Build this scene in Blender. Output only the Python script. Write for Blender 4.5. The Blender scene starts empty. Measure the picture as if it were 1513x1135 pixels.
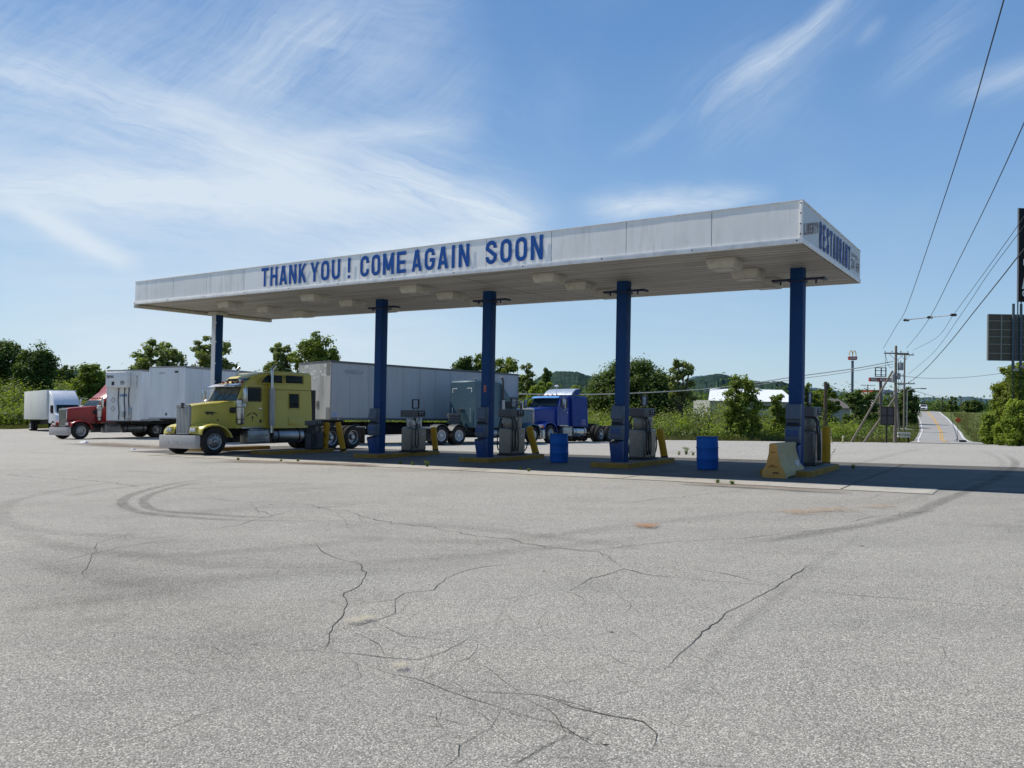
import bpy, bmesh, math, random
from mathutils import Vector, Matrix, noise
C = bpy.context; SC = C.scene; COL = SC.collection
R = math.radians
IW, IH, F = 1513.0, 1135.0, 1136.0
PITCH, ROLL, EYE = 0.0147, 0.0185, 1.6
YAW = 0.5966
AX, AY = 6.274, 16.74            # near right corner of the canopy
SOFF, FASC, CLEN, CWID, CV = 5.04, 0.958, 26.4, 6.73, 3.44
AD = (-math.cos(YAW), math.sin(YAW)); BD = (math.sin(YAW), math.cos(YAW))

def ray(px, py):
    X = (px - IW/2)/F; Y = (py - IH/2)/F
    c, s = math.cos(ROLL), math.sin(ROLL)
    x = c*X + s*Y; y = -s*X + c*Y
    cp, sp = math.cos(PITCH), math.sin(PITCH)
    return Vector((x, cp + y*sp, sp - y*cp))
def pt(px, py, D):
    r = ray(px, py); r = r/r.y*D
    return Vector((r.x, r.y, r.z + EYE))
def smooth(a, b, x):
    t = min(1, max(0, (x-a)/(b-a))); return t*t*(3-2*t)
def lerp(a, b, t): return a+(b-a)*t
PROF = [(80,-2.72),(95,-3.15),(112,-3.4),(130,-3.2),(150,-2.55),(175,-1.55),(205,-.75),(235,-.9),(300,-2.2),(500,-4),(4000,-6)]
def prof(D):
    if D <= 80: return -2.72
    for (a, za), (b, zb) in zip(PROF, PROF[1:]):
        if D <= b: return lerp(za, zb, smooth(a, b, D)*.4+.6*(D-a)/(b-a))
    return -6
def G0(x, y):
    u = max(-.7, min(.7, x/max(y, 22)))
    s = max(.003, .0165 + .030*u)
    d = y-30
    sp = 0 if d < -25 else (d if d > 30 else 4*math.log(1+math.exp(d/4)))
    return .0217*x - .023*y - s*sp
def G(x, y):
    """height of the ground"""
    if y < 80: 
        return G0(x, y) if y > -60 else G0(x, -60)
    u = x/y
    za = G0(x/y*80, 80)
    zr = prof(y) + (za - prof(80))*(1-smooth(80, 100, y))
    left = za - .004*(min(y, 200)-80)
    if u < -.45: left += (-.45-u)*16*smooth(86, 125, y)
    t = smooth(.30, .42, u)
    return lerp(left, zr, t)
def hit(px, py):
    """ground point seen through a pixel of the photograph (measuring aid: a point in the world)"""
    r = ray(px, py); o = Vector((0, 0, EYE)); t = 1.0; last = 0
    while t < 400:
        p = o + r*t
        if p.z < G(p.x, p.y):
            a, b = last, t
            for _ in range(30):
                m = (a+b)/2; q = o + r*m
                if q.z < G(q.x, q.y): b = m
                else: a = m
            q = o + r*b; return Vector((q.x, q.y, G(q.x, q.y)))
        last = t; t *= 1.02
    return o + r*120
def at(px, D, dz=0):
    p = pt(px, 590, D); return Vector((p.x, p.y, G(p.x, p.y)+dz))
def S(t, v, dz=0):
    """site frame: t metres left along the canopy, v metres back from its front edge"""
    x = AX + AD[0]*t + BD[0]*v; y = AY + AD[1]*t + BD[1]*v
    return Vector((x, y, G(x, y)+dz))
def normal(x, y):
    e = .8
    return Vector((-(G(x+e, y)-G(x-e, y))/(2*e), -(G(x, y+e)-G(x, y-e))/(2*e), 1)).normalized()

# ------------------------------------------------------------ materials
def newmat(name):
    m = bpy.data.materials.new(name); m.use_nodes = True
    nt = m.node_tree; b = nt.nodes['Principled BSDF']
    return m, nt, b
def N(nt, t, **k):
    n = nt.nodes.new(t)
    for a, v in k.items():
        if a in n.inputs.keys(): n.inputs[a].default_value = v
        else: setattr(n, a, v)
    return n
def L(nt, a, b): nt.links.new(a, b)
def c4(c): return (c[0], c[1], c[2], 1)
def mixc(nt, fac, a, b, blend='MIX'):
    n = nt.nodes.new('ShaderNodeMix'); n.data_type = 'RGBA'; n.blend_type = blend
    for i, v in ((0, fac), (6, a), (7, b)):
        if hasattr(v, 'is_output'): L(nt, v, n.inputs[i])
        else: n.inputs[i].default_value = v if i == 0 else (c4(v) if len(v) == 3 else v)
    return n.outputs[2]
def ramp(nt, src, stops):
    n = nt.nodes.new('ShaderNodeValToRGB'); e = n.color_ramp.elements
    while len(e) < len(stops): e.new(.5)
    for k, (p, v) in zip(e, stops):
        k.position = p; k.color = (v, v, v, 1) if isinstance(v, (int, float)) else c4(v)
    L(nt, src, n.inputs[0]); return n.outputs[0]
def math_(nt, op, a, b=None, c=None):
    n = nt.nodes.new('ShaderNodeMath'); n.operation = op
    for i, v in enumerate((a, b, c)):
        if v is None: continue
        if hasattr(v, 'is_output'): L(nt, v, n.inputs[i])
        else: n.inputs[i].default_value = v
    return n.outputs[0]
def coords(nt, kind='Object', scale=(1,1,1), rot=(0,0,0), loc=(0,0,0)):
    tc = nt.nodes.new('ShaderNodeTexCoord'); mp = nt.nodes.new('ShaderNodeMapping')
    mp.inputs['Scale'].default_value = scale; mp.inputs['Rotation'].default_value = rot; mp.inputs['Location'].default_value = loc
    L(nt, tc.outputs[kind], mp.inputs['Vector']); return mp.outputs[0]
def noise_(nt, vec, scale, detail=4, rough=.55, dist=0):
    n = N(nt, 'ShaderNodeTexNoise', Scale=scale, Detail=detail, Roughness=rough, Distortion=dist)
    L(nt, vec, n.inputs['Vector']); return n.outputs['Fac']
def bump(nt, h, strength, dist, b):
    n = N(nt, 'ShaderNodeBump', Strength=strength, Distance=dist); L(nt, h, n.inputs['Height']); L(nt, n.outputs[0], b.inputs['Normal'])
MC = {}
def surf(name, col, rough=.5, metal=0, dirt=.3, dcol=(.12,.10,.075), scale=2.5, streak=False, coat=0, var=.12, bmp=0, bscale=30, kind='Object'):
    """paint, metal, plastic or rubber with grime and uneven tone"""
    if name in MC: return MC[name]
    m, nt, b = newmat(name); v = coords(nt, kind)
    base = mixc(nt, noise_(nt, v, scale*.6, 3), tuple(c*(1-var) for c in col), tuple(min(1, c*(1+var)) for c in col))
    if streak:
        v2 = coords(nt, kind, (1, 1, .12))
        d = noise_(nt, v2, scale*2.2, 6, .7)
    else: d = noise_(nt, v, scale, 6, .68, .3)
    d = ramp(nt, d, [(.45, 0), (.78, 1)])
    base = mixc(nt, math_(nt, 'MULTIPLY', d, dirt), base, dcol)
    L(nt, base, b.inputs['Base Color'])
    b.inputs['Metallic'].default_value = metal
    r = math_(nt, 'MULTIPLY_ADD', noise_(nt, v, scale*3, 4), .3, rough-.12)
    L(nt, r, b.inputs['Roughness'])
    if not metal: b.inputs['Specular IOR Level'].default_value = .28 if rough > .38 else .4
    if coat: coat *= .35; b.inputs['Coat Weight'].default_value = coat; b.inputs['Coat Roughness'].default_value = .12
    if bmp: bump(nt, noise_(nt, v, bscale, 4), bmp, .02, b)
    MC[name] = m; return m

# ------------------------------------------------------------ mesh builder
class MB:
    def __init__(s): s.v = []; s.f = []; s.uv = None
    def add(s, vs, fs, M=None):
        o = len(s.v)
        s.v += [tuple(M @ Vector(p)) if M else tuple(p) for p in vs]
        s.f += [tuple(o+i for i in f) for f in fs]
        return s
    def box(s, c, d, M=None):
        x, y, z = c; a, b, e = d[0]/2, d[1]/2, d[2]/2
        vs = [(x+i*a, y+j*b, z+k*e) for i in (-1, 1) for j in (-1, 1) for k in (-1, 1)]
        return s.add(vs, [(0,1,3,2),(4,6,7,5),(0,4,5,1),(2,3,7,6),(0,2,6,4),(1,5,7,3)], M)
    def bb(s, x0, x1, y0, y1, z0, z1, M=None):
        return s.box(((x0+x1)/2, (y0+y1)/2, (z0+z1)/2), (abs(x1-x0), abs(y1-y0), abs(z1-z0)), M)
    def loft(s, secs, caps=True, closed=True, M=None):
        n = len(secs[0]); vs = [p for q in secs for p in q]; fs = []
        for i in range(len(secs)-1):
            for j in range(n if closed else n-1):
                k = (j+1) % n; fs.append((i*n+j, i*n+k, (i+1)*n+k, (i+1)*n+j))
        if caps: fs += [tuple(range(n))[::-1], tuple((len(secs)-1)*n+j for j in range(n))]
        return s.add(vs, fs, M)
    def prism(s, prof, y0, y1, M=None):      # profile in x,z extruded along y
        return s.loft([[(x, y0, z) for x, z in prof], [(x, y1, z) for x, z in prof]], M=M)
    def cyl(s, p0, p1, r, r2=None, n=16, caps=True, M=None):
        p0, p1 = Vector(p0), Vector(p1); r2 = r if r2 is None else r2
        d = (p1-p0).normalized(); a = d.orthogonal().normalized(); b = d.cross(a)
        secs = [[tuple(p + a*(q*math.cos(t)) + b*(q*math.sin(t))) for t in [2*math.pi*i/n for i in range(n)]] for p, q in ((p0, r), (p1, r2))]
        return s.loft(secs, caps, M=M)
    def tube(s, pts, r, n=8, M=None, caps=True, rs=None):
        pts = [Vector(p) for p in pts]; secs = []; a = None
        for i, p in enumerate(pts):
            d = (pts[min(i+1, len(pts)-1)] - pts[max(i-1, 0)]).normalized()
            a = d.orthogonal().normalized() if a is None else (a - d*a.dot(d)).normalized()
            b = d.cross(a); q = rs[i] if rs else r
            secs.append([tuple(p + a*(q*math.cos(t)) + b*(q*math.sin(t))) for t in [2*math.pi*k/n for k in range(n)]])
        return s.loft(secs, caps, M=M)
    def lathe(s, prof, n=28, axis='z', c=(0,0,0), M=None, caps=True):
        secs = []
        for r, h in prof:
            q = []
            for i in range(n):
                t = 2*math.pi*i/n; a, b = r*math.cos(t), r*math.sin(t)
                q.append({'z': (c[0]+a, c[1]+b, c[2]+h), 'y': (c[0]+b, c[1]+h, c[2]+a), 'x': (c[0]+h, c[1]+a, c[2]+b)}[axis])
            secs.append(q)
        return s.loft(secs, caps, M=M)
    def build(s, name, m=None, parent=None, bevel=0, seg=2, smooth=True, ang=35, loc=None, fix=True):
        me = bpy.data.meshes.new(name); me.from_pydata(s.v, [], s.f)
        if fix or bevel:
            bm = bmesh.new(); bm.from_mesh(me)
            if fix: bmesh.ops.recalc_face_normals(bm, faces=bm.faces)
            if bevel:
                es = [e for e in bm.edges if len(e.link_faces) == 2 and e.calc_face_angle(0) > .5]
                bmesh.ops.bevel(bm, geom=es, offset=bevel, segments=seg, profile=.5, affect='EDGES', clamp_overlap=True)
            bm.to_mesh(me); bm.free()
        if smooth:
            me.polygons.foreach_set('use_smooth', [True]*len(me.polygons)); me.set_sharp_from_angle(angle=R(ang))
        if m: me.materials.append(m)
        o = bpy.data.objects.new(name, me); COL.objects.link(o)
        if parent: o.parent = parent
        if loc is not None: o.location = loc
        return o
SPLIT = {'side_panels','side_extender','luggage_door','hood_latch','reflector_strip','grab_rail','corner_post','seam','step','tank_strap','rail','plate_and_hooks','headlight','marker','vent_plate','wiper','wing_side','end_rail','windscreen','reflector'}
def components(mb):
    par = list(range(len(mb.v)))
    def find(a):
        while par[a] != a: par[a] = par[par[a]]; a = par[a]
        return a
    for f in mb.f:
        for i in f[1:]: par[find(i)] = find(f[0])
    g = {}
    for f in mb.f: g.setdefault(find(f[0]), []).append(f)
    out = []
    for fs in g.values():
        ids = sorted({i for f in fs for i in f}); mp = {j: i for i, j in enumerate(ids)}; q = MB(); q.v = [mb.v[i] for i in ids]; q.f = [tuple(mp[i] for i in f) for f in fs]; out.append(q)
    return out
def tag(o, label=None, cat=None, group=None, kind=None):
    if label: o['label'] = label
    if cat: o['category'] = cat
    if group: o['group'] = group
    if kind: o['kind'] = kind
    return o
def empty(name, label, cat, loc=(0,0,0), rz=0, group=None):
    o = bpy.data.objects.new(name, None); COL.objects.link(o); o.empty_display_size = .3
    o.location = loc; o.rotation_euler = (0, 0, rz); return tag(o, label, cat, group)
def place(o, x, y, ang, dz=0, tilt=True):
    """stand a thing on the sloping ground, its +X axis heading towards ang"""
    n = normal(x, y) if tilt else Vector((0,0,1)); f = Vector((math.cos(ang), math.sin(ang), 0)); f = (f - n*f.dot(n)).normalized()
    l = n.cross(f); M = Matrix((f, l, n)).transposed().to_4x4(); M.translation = (x, y, G(x, y)+dz); o.matrix_world = M
    return o
def copyobj(o, parent=None, loc=None):
    c = o.copy(); COL.objects.link(c); c.parent = parent if parent else o.parent
    if loc is not None: c.location = loc
    return c
def kids(o): return [c for c in bpy.data.objects if c.parent == o]
def copy_tree(o, parent=None):
    c = o.copy(); COL.objects.link(c); c.parent = parent
    for ch in kids(o): copy_tree(ch, c)
    return c

# ------------------------------------------------------------ condensed block lettering
def arc(cx, cz, rx, rz, a0, a1, n=7):
    return [(cx + rx*math.cos(R(a0+(a1-a0)*i/n)), cz + rz*math.sin(R(a0+(a1-a0)*i/n))) for i in range(n+1)]
def glyph(ch, w, t):
    """centre lines of a letter of width w, height 1, stroke t"""
    h = t/2; l, r, b, u, m = h, w-h, h, 1-h, w/2; q = (w-t)/2
    O = arc(m, u-q, q, q, 180, 0) + arc(m, b+q, q, q, 0, -180) + [(l, u-q)]
    return {
     'T': [[(0, u), (w, u)], [(m, u), (m, 0)]], 'H': [[(l,0),(l,1)], [(r,0),(r,1)], [(l,.5),(r,.5)]],
     'A': [[(h*.9,0),(m-.02,1)], [(w-h*.9,0),(m+.02,1)], [(w*.22,.28),(w*.78,.28)]], 'N': [[(l,0),(l,1)], [(l,1),(r,0)], [(r,0),(r,1)]],
     'K': [[(l,0),(l,1)], [(r,1),(l,.36)], [(w*.42,.55),(r,0)]], 'Y': [[(h*.8,1),(m,.42)], [(w-h*.8,1),(m,.42)], [(m,.44),(m,0)]],
     'O': [O], '0': [O], 'U': [[(l,1)] + arc(m, b+q, q, q, 180, 360) + [(r,1)]],
     '!': [[(m,1),(m,.28)], [(m,.15),(m,0)]],
     'C': [[(r,.64),(r,u-q)] + arc(m,u-q,q,q,0,180) + arc(m,b+q,q,q,180,360) + [(r,.36)]],
     'G': [[(r,.66),(r,u-q)] + arc(m,u-q,q,q,0,180) + arc(m,b+q,q,q,180,360) + [(r,.46),(m,.46)]],
     'M': [[(l,0),(l,1)], [(l,1),(m,.2)], [(m,.2),(r,1)], [(r,0),(r,1)]], 'E': [[(l,0),(l,1)], [(l,u),(w,u)], [(l,.5),(w*.93,.5)], [(l,b),(w,b)]],
     'F': [[(l,0),(l,1)], [(l,u),(w,u)], [(l,.5),(w*.93,.5)]], 'I': [[(m,0),(m,1)]], 'L': [[(l,0),(l,1)], [(l,b),(w,b)]],
     'S': [[(r,.68),(r,u-q)] + arc(m,u-q,q,q,0,180) + [(l,.66),(m,.52),(r,.36)] + arc(m,b+q,q,q,0,-180) + [(l,.32)]],
     'B': [[(l,0),(l,1)], [(l,u),(m,u)] + arc(m,.74,q,u-.74,90,-90) + [(l,.5)], [(m,.5)] + arc(m,.5-(.5-b)/2,q,(.5-b)/2,90,-90) + [(l,b)]],
     'P': [[(l,0),(l,1)], [(l,u),(m,u)] + arc(m,.73,q,u-.73,90,-90) + [(l,.47)]],
     'R': [[(l,0),(l,1)], [(l,u),(m,u)] + arc(m,.73,q,u-.73,90,-90) + [(l,.47)], [(m,.48),(r,0)]],
     'D': [[(l,0),(l,1)], [(l,u),(m,u)] + arc(m,.5,q,u-.5,90,-90) + [(l,b)]],
     'V': [[(h*.8,1),(m,0)], [(w-h*.8,1),(m,0)]], 'W': [[(h*.8,1),(w*.27,0)], [(w*.27,0),(m,.9)], [(m,.9),(w*.73,0)], [(w*.73,0),(w-h*.8,1)]],
     'X': [[(l,0),(r,1)], [(l,1),(r,0)]], 'Z': [[(0,u),(w,u)], [(w-h,u),(h,b)], [(0,b),(w,b)]],
     '2': [[(l,.7),(l,u-q)] + arc(m,u-q,q,q,180,0) + [(r,.62),(l,b)], [(0,b),(w,b)]], '4': [[(r*.8,0),(r*.8,1)], [(r*.8,1),(l,.3)], [(0,.28),(w,.28)]],
     '5': [[(w,u),(l,u)], [(l,1),(l,.55)], [(l,.55),(m,.6)] + arc(m,.32,q,.26,80,-170)], '3': [arc(m,.74,q,.2,160,-80)+[(m*.8,.52)], [(m*.8,.5)]+arc(m,.28,q,.22,80,-170)],
     '1': [[(m,0),(m,1)], [(l,.8),(m,.98)]], '6': [O, [(l,.5),(r,.5)]], '8': [O, [(l,.5),(r,.5)]], '9': [O, [(l,.5),(r,.5)]], '-': [[(0,.5),(w,.5)]], '/': [[(0,0),(w,1)]],
     '.': [[(m,.14),(m,0)]], '&': [O, [(l,.5),(r,0)]],
    }.get(ch, [])
def stroke(P, t, out):
    n = len(P)
    Ls, Rs = [], []
    for i, p in enumerate(P):
        p = Vector(p); a = Vector(P[i-1]) if i else None; b = Vector(P[i+1]) if i < n-1 else None
        d1 = (p-a).normalized() if a is not None else None; d2 = (b-p).normalized() if b is not None else None
        d = d2 if d1 is None else (d1 if d2 is None else (d1+d2).normalized())
        nn = Vector((-d.y, d.x)); k = 1
        if d1 is not None and d2 is not None: k = min(1.6, 1/max(.3, nn.dot(Vector((-d2.y, d2.x)))))
        Ls.append(p + nn*t/2*k); Rs.append(p - nn*t/2*k)
    for i in range(n-1): out.append([Ls[i], Ls[i+1], Rs[i+1], Rs[i]])
def letters(text, x0, x1, z0, z1, fn, cw=1.0, th=.17, mb=None, gap=.22, depth=.004):
    """flat letters filling x0..x1, z0..z1 ; fn maps (x, z, off) to a point"""
    H = z1-z0; ws = []
    for ch in text: ws.append({'I': th*1.2, '!': th*1.1, ' ': .5, 'M': 1.25, 'W': 1.35, '.': th, '1': .6}.get(ch, 1)*(1 if ch in 'I!.' else .5))
    if len(text) == 1: gap = 0
    tot = sum(ws) + gap*.5*(len(text)-1)
    k = (x1-x0)/tot; mb = mb or MB(); x = x0; idx = 0
    for ch, w in zip(text, ws):
        W = w*k/H      # glyph width in letter heights
        qs = []
        for st in glyph(ch, W, min(th, W*.42) if ch not in 'I!.' else min(th, W)): stroke(st, min(th, W*.42) if ch not in 'I!.' else min(th, W), qs)
        for qd in qs:
            idx += 1
            mb.add([fn(x + p.x*H, z0 + min(1, max(0, p.y))*H, depth + .0004*(idx % 7)) for p in qd], [(0,1,2,3)])
        x += w*k + gap*.5*k
    return mb
# ------------------------------------------------------------ camera, sun, sky
cam_d = bpy.data.cameras.new('camera'); cam = bpy.data.objects.new('camera', cam_d); COL.objects.link(cam); SC.camera = cam
cam_d.sensor_width = 36; cam_d.sensor_fit = 'HORIZONTAL'; cam_d.lens = 36*F/IW; cam_d.clip_end = 8000; cam_d.clip_start = .1
cam.location = (0, 0, EYE)
cam.matrix_world = Matrix.Translation((0,0,EYE)) @ Matrix.Rotation(R(90)+PITCH, 4, 'X') @ Matrix.Rotation(ROLL, 4, 'Z')
SUN_EL = R(48)
_k = R(7.5)
sd = Vector((AD[0]*math.cos(_k) - BD[0]*math.sin(_k), AD[1]*math.cos(_k) - BD[1]*math.sin(_k), 0)).normalized()
sundir = Vector((sd.x*math.cos(SUN_EL), sd.y*math.cos(SUN_EL), math.sin(SUN_EL)))
sl = bpy.data.lights.new('sun', 'SUN'); sl.energy = 4.9; sl.angle = R(.55); sl.color = (1, .925, .80)
so = bpy.data.objects.new('sun', sl); COL.objects.link(so); so.rotation_euler = sundir.to_track_quat('Z', 'Y').to_euler()
so.location = (-40, 20, 60)
wd = bpy.data.worlds.new('World'); SC.world = wd; wd.use_nodes = True; nt = wd.node_tree
bg = nt.nodes['Background']; bg.inputs['Strength'].default_value = .1
sky = nt.nodes.new('ShaderNodeTexSky'); sky.sky_type = 'NISHITA'; sky.sun_disc = False
sky.sun_elevation = SUN_EL; sky.sun_rotation = math.atan2(sd.x, sd.y); sky.altitude = 250; sky.air_density = 1.0; sky.dust_density = .25; sky.ozone_density = 2.2
tc = nt.nodes.new('ShaderNodeTexCoord'); DIR = tc.outputs['Generated']
def vmath(op, a, b=None):
    n = nt.nodes.new('ShaderNodeVectorMath'); n.operation = op
    for i, v in enumerate((a, b)):
        if v is None: continue
        if hasattr(v, 'is_output'): L(nt, v, n.inputs[i])
        else: n.inputs[i].default_value = v
    return n
wn = N(nt, 'ShaderNodeTexNoise', Scale=2.6, Detail=5, Roughness=.6); L(nt, DIR, wn.inputs['Vector'])
wv = vmath('SUBTRACT', wn.outputs['Color'], (.5,.5,.5)); ws = vmath('SCALE', wv.outputs[0]); ws.inputs['Scale'].default_value = .075
WDIR = vmath('ADD', DIR, ws.outputs[0]).outputs[0]
sepn = nt.nodes.new('ShaderNodeSeparateXYZ'); L(nt, DIR, sepn.inputs[0])
# cirrus bands live in sky directions: (centre line a->b, half width, strength) 
def rnorm(px, py): return ray(px, py).normalized()
fib = None
def fibre(pa, pb, along, across, det=6):
    a, b = rnorm(*pa), rnorm(*pb); t = (b-a).normalized(); n = a.cross(b).normalized(); o = t.cross(n)
    d1 = vmath('DOT_PRODUCT', WDIR, tuple(t)).outputs['Value']; d2 = vmath('DOT_PRODUCT', WDIR, tuple(n)).outputs['Value']; d3 = vmath('DOT_PRODUCT', WDIR, tuple(o)).outputs['Value']
    cb = nt.nodes.new('ShaderNodeCombineXYZ')
    L(nt, math_(nt, 'MULTIPLY', d1, along), cb.inputs[0]); L(nt, math_(nt, 'MULTIPLY', d2, across), cb.inputs[1]); L(nt, math_(nt, 'MULTIPLY', d3, along), cb.inputs[2])
    a1 = noise_(nt, cb.outputs[0], 1, det, .62); a2 = noise_(nt, cb.outputs[0], 3.3, 5, .7, 1.2)
    return math_(nt, 'ADD', math_(nt, 'MULTIPLY', a1, .62), math_(nt, 'MULTIPLY', a2, .38))
F1 = fibre((0, 90), (700, 300), 2.4, 16)      # the long veil running down to the right
F2 = fibre((1060, 150), (1240, 0), 3.2, 30)   # streaks rising to the right
F3 = fibre((0, 290), (700, 330), 2.4, 13)
BN = noise_(nt, WDIR, 3.0, 6, .6)
def band(pa, pb, hw, amp, fb, lo=.35, hi=.7, warp=True, soft=.6):
    a, b = rnorm(*pa), rnorm(*pb); n = a.cross(b).normalized(); t = (b-a); ln = t.length; t = t.normalized(); mid = (a+b)/2
    d = WDIR if warp else DIR
    dn = vmath('DOT_PRODUCT', d, tuple(n)).outputs['Value']
    g = math_(nt, 'DIVIDE', dn, hw/F); g = math_(nt, 'MULTIPLY', g, g); g = math_(nt, 'POWER', 2.718, math_(nt, 'MULTIPLY', g, -1))
    dt = vmath('DOT_PRODUCT', vmath('SUBTRACT', d, tuple(mid)).outputs[0], tuple(t)).outputs['Value']
    e = math_(nt, 'ABSOLUTE', dt)
    mr = N(nt, 'ShaderNodeMapRange'); mr.interpolation_type = 'SMOOTHSTEP'
    mr.inputs[1].default_value = ln*.5*(1+soft*.5); mr.inputs[2].default_value = ln*.5*(1-soft); mr.inputs[3].default_value = 0; mr.inputs[4].default_value = 1
    L(nt, e, mr.inputs[0])
    f = ramp(nt, fb, [(lo, 0), (hi, 1)])
    return math_(nt, 'MULTIPLY', math_(nt, 'MULTIPLY', g, mr.outputs[0]), math_(nt, 'MULTIPLY', f, amp))
bands = [
 band((-300, 200), (760, 330), 170, .42, F1, .32, .64),
 band((-300, 120), (400, 60), 120, .26, F2, .38, .64),
 band((200, 60), (560, 330), 90, .26, BN, .38, .65),
 band((-200, 20), (640, 330), 34, .60, F1, .32, .6),
 band((150, 95), (560, 300), 26, .30, F1, .1, .6),
 band((-200, 262), (560, 292), 42, .95, F3, .30, .58),
 band((-150, 500), (700, 440), 120, .45, F3, .1, .6),
 band((420, 215), (690, 185), 20, .65, F3, .25, .58),
 band((300, 250), (640, 285), 40, .55, F1, .3, .6),
 band((540, 250), (800, 330), 34, .85, F1, .32, .58),
 band((10, 285), (205, 388), 14, .85, F1, .15, .48),
 band((480, 360), (760, 335), 20, .85, F3, .25, .58),
 band((330, 140), (560, 10), 60, .42, F2, .34, .62),
 band((380, 60), (700, 20), 50, .30, F3, .35, .62),
 band((700, 190), (520, 60), 70, .22, F2, .3, .65),
 band((860, 302), (1130, 285), 18, .85, F3, .30, .60),
 band((1060, 158), (1290, -50), 11, .62, F2, .28, .6, soft=.9),
 band((1080, 150), (1300, -20), 26, .25, F2, .3, .6, soft=.9),
 band((1000, 200), (1200, 60), 55, .22, F2, .38, .68),
 band((900, 225), (1000, 170), 11, .26, F2, .30, .65, soft=.9),
 band((1310, 140), (1460, -20), 26, .34, F2, .32, .66, soft=.9),
 band((1265, 65), (1310, 30), 9, .20, F2, .25, .6, soft=.9),
 band((1400, 155), (1660, 50), 20, .42, F2, .30, .62, soft=.9),
 band((760, 400), (1200, 470), 120, .22, F3, .2, .7),
 band((60, 520), (800, 500), 60, .35, F3, .1, .6),
]
tot = bands[0]
for q in bands[1:]:      # screen-combine
    tot = math_(nt, 'SUBTRACT', math_(nt, 'ADD', tot, q), math_(nt, 'MULTIPLY', tot, q))
rest = ramp(nt, BN, [(.5, 0), (.85, .35)])
up = N(nt, 'ShaderNodeMapRange'); up.inputs[1].default_value = .0; up.inputs[2].default_value = .12; L(nt, sepn.outputs[2], up.inputs[0])
tot = math_(nt, 'MULTIPLY', math_(nt, 'ADD', tot, math_(nt, 'MULTIPLY', rest, .5)), 1.0)
tot = math_(nt, 'MINIMUM', tot, .9)
hs = nt.nodes.new('ShaderNodeHueSaturation'); hs.inputs['Saturation'].default_value = 1.12; hs.inputs['Value'].default_value = 1.15
L(nt, sky.outputs[0], hs.inputs['Color'])
mx_ = math_(nt, 'MAXIMUM', sepn.outputs[2], 0)
grad = ramp(nt, mx_, [(0, (.50, .69, .84)), (.10, (.39, .60, .83)), (.26, (.235, .44, .76)), (.42, (.15, .33, .665)), (.8, (.09, .24, .56))])
gs = vmath('SCALE', grad); gs.inputs['Scale'].default_value = 9.6
skyc = mixc(nt, .78, hs.outputs[0], gs.outputs[0])
final = mixc(nt, tot, skyc, (7.2, 8.1, 9.0))
L(nt, final, bg.inputs['Color'])
SC.view_settings.view_transform = 'Standard'; SC.view_settings.look = 'None'; SC.view_settings.exposure = 0
SC.cycles.max_bounces = 6; SC.cycles.transparent_max_bounces = 12

# ------------------------------------------------------------ ground sheets
def asphalt():
    m, nt, b = newmat('asphalt'); v = coords(nt)
    big = noise_(nt, v, .11, 5, .6, .4); mid = noise_(nt, v, .8, 5, .6)
    vs = coords(nt, 'Object', (.30, 1.6, 1), (0, 0, R(-14))); long_ = noise_(nt, vs, .55, 6, .7)
    col = mixc(nt, ramp(nt, big, [(.32, 0), (.68, 1)]), (.375, .354, .312), (.465, .442, .395))
    col = mixc(nt, math_(nt, 'MULTIPLY', ramp(nt, long_, [(.40, 0), (.72, 1)]), .5), col, (.54, .505, .430))
    col = mixc(nt, math_(nt, 'MULTIPLY', ramp(nt, mid, [(.52, 0), (.8, 1)]), .3), col, (.17, .16, .15))
    sx = nt.nodes.new('ShaderNodeSeparateXYZ'); L(nt, v, sx.inputs[0]); fy = N(nt, 'ShaderNodeMapRange'); fy.inputs[1].default_value = 9; fy.inputs[2].default_value = 30; L(nt, sx.outputs[1], fy.inputs[0])
    col = mixc(nt, math_(nt, 'MULTIPLY', fy.outputs[0], .55), col, (.60, .57, .51))  # paler with distance: brightness of the grazing view put into the colour
    vo = N(nt, 'ShaderNodeTexVoronoi', Scale=100.0); L(nt, v, vo.inputs['Vector'])
    vb = N(nt, 'ShaderNodeTexVoronoi', Scale=120.0); L(nt, v, vb.inputs['Vector'])
    sp = N(nt, 'ShaderNodeSeparateColor'); L(nt, vo.outputs['Color'], sp.inputs[0])
    stone = ramp(nt, sp.outputs[0], [(0, .50), (.30, .74), (.62, 1.0), (.86, 1.22), (1, 1.75)])
    gm = math_(nt, 'MULTIPLY_ADD', ramp(nt, noise_(nt, v, .7, 5, .65), [(.3, 0), (.7, 1)]), .45, .50); col = mixc(nt, gm, col, stone, 'MULTIPLY')
    gapm = ramp(nt, vo.outputs['Distance'], [(.35, 1.0), (.62, .48)])
    col = mixc(nt, .8, col, gapm, 'MULTIPLY')
    fine = noise_(nt, v, 150, 3, .7); col = mixc(nt, .5, col, ramp(nt, fine, [(.3, .6), (.7, 1.4)]), 'MULTIPLY')
    # stained patches (old oil and run-off)
    st = noise_(nt, coords(nt, 'Object', (.5, .9, 1)), .35, 5, .65, .6)
    col = mixc(nt, math_(nt, 'MULTIPLY', ramp(nt, st, [(.56, 0), (.75, 1)]), .40), col, (.10, .095, .088))
    hole = ramp(nt, noise_(nt, v, 7, 2, .4), [(.78, 0), (.80, 1)]); col = mixc(nt, hole, col, (.05, .045, .04))
    L(nt, col, b.inputs['Base Color']); b.inputs['Roughness'].default_value = .92; b.inputs['Specular IOR Level'].default_value = .25
    hh = math_(nt, 'ADD', math_(nt, 'MULTIPLY', vo.outputs['Distance'], -1.0), math_(nt, 'MULTIPLY', vb.outputs['Distance'], -.5))
    bump(nt, hh, .55, .006, b)
    return m
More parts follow.
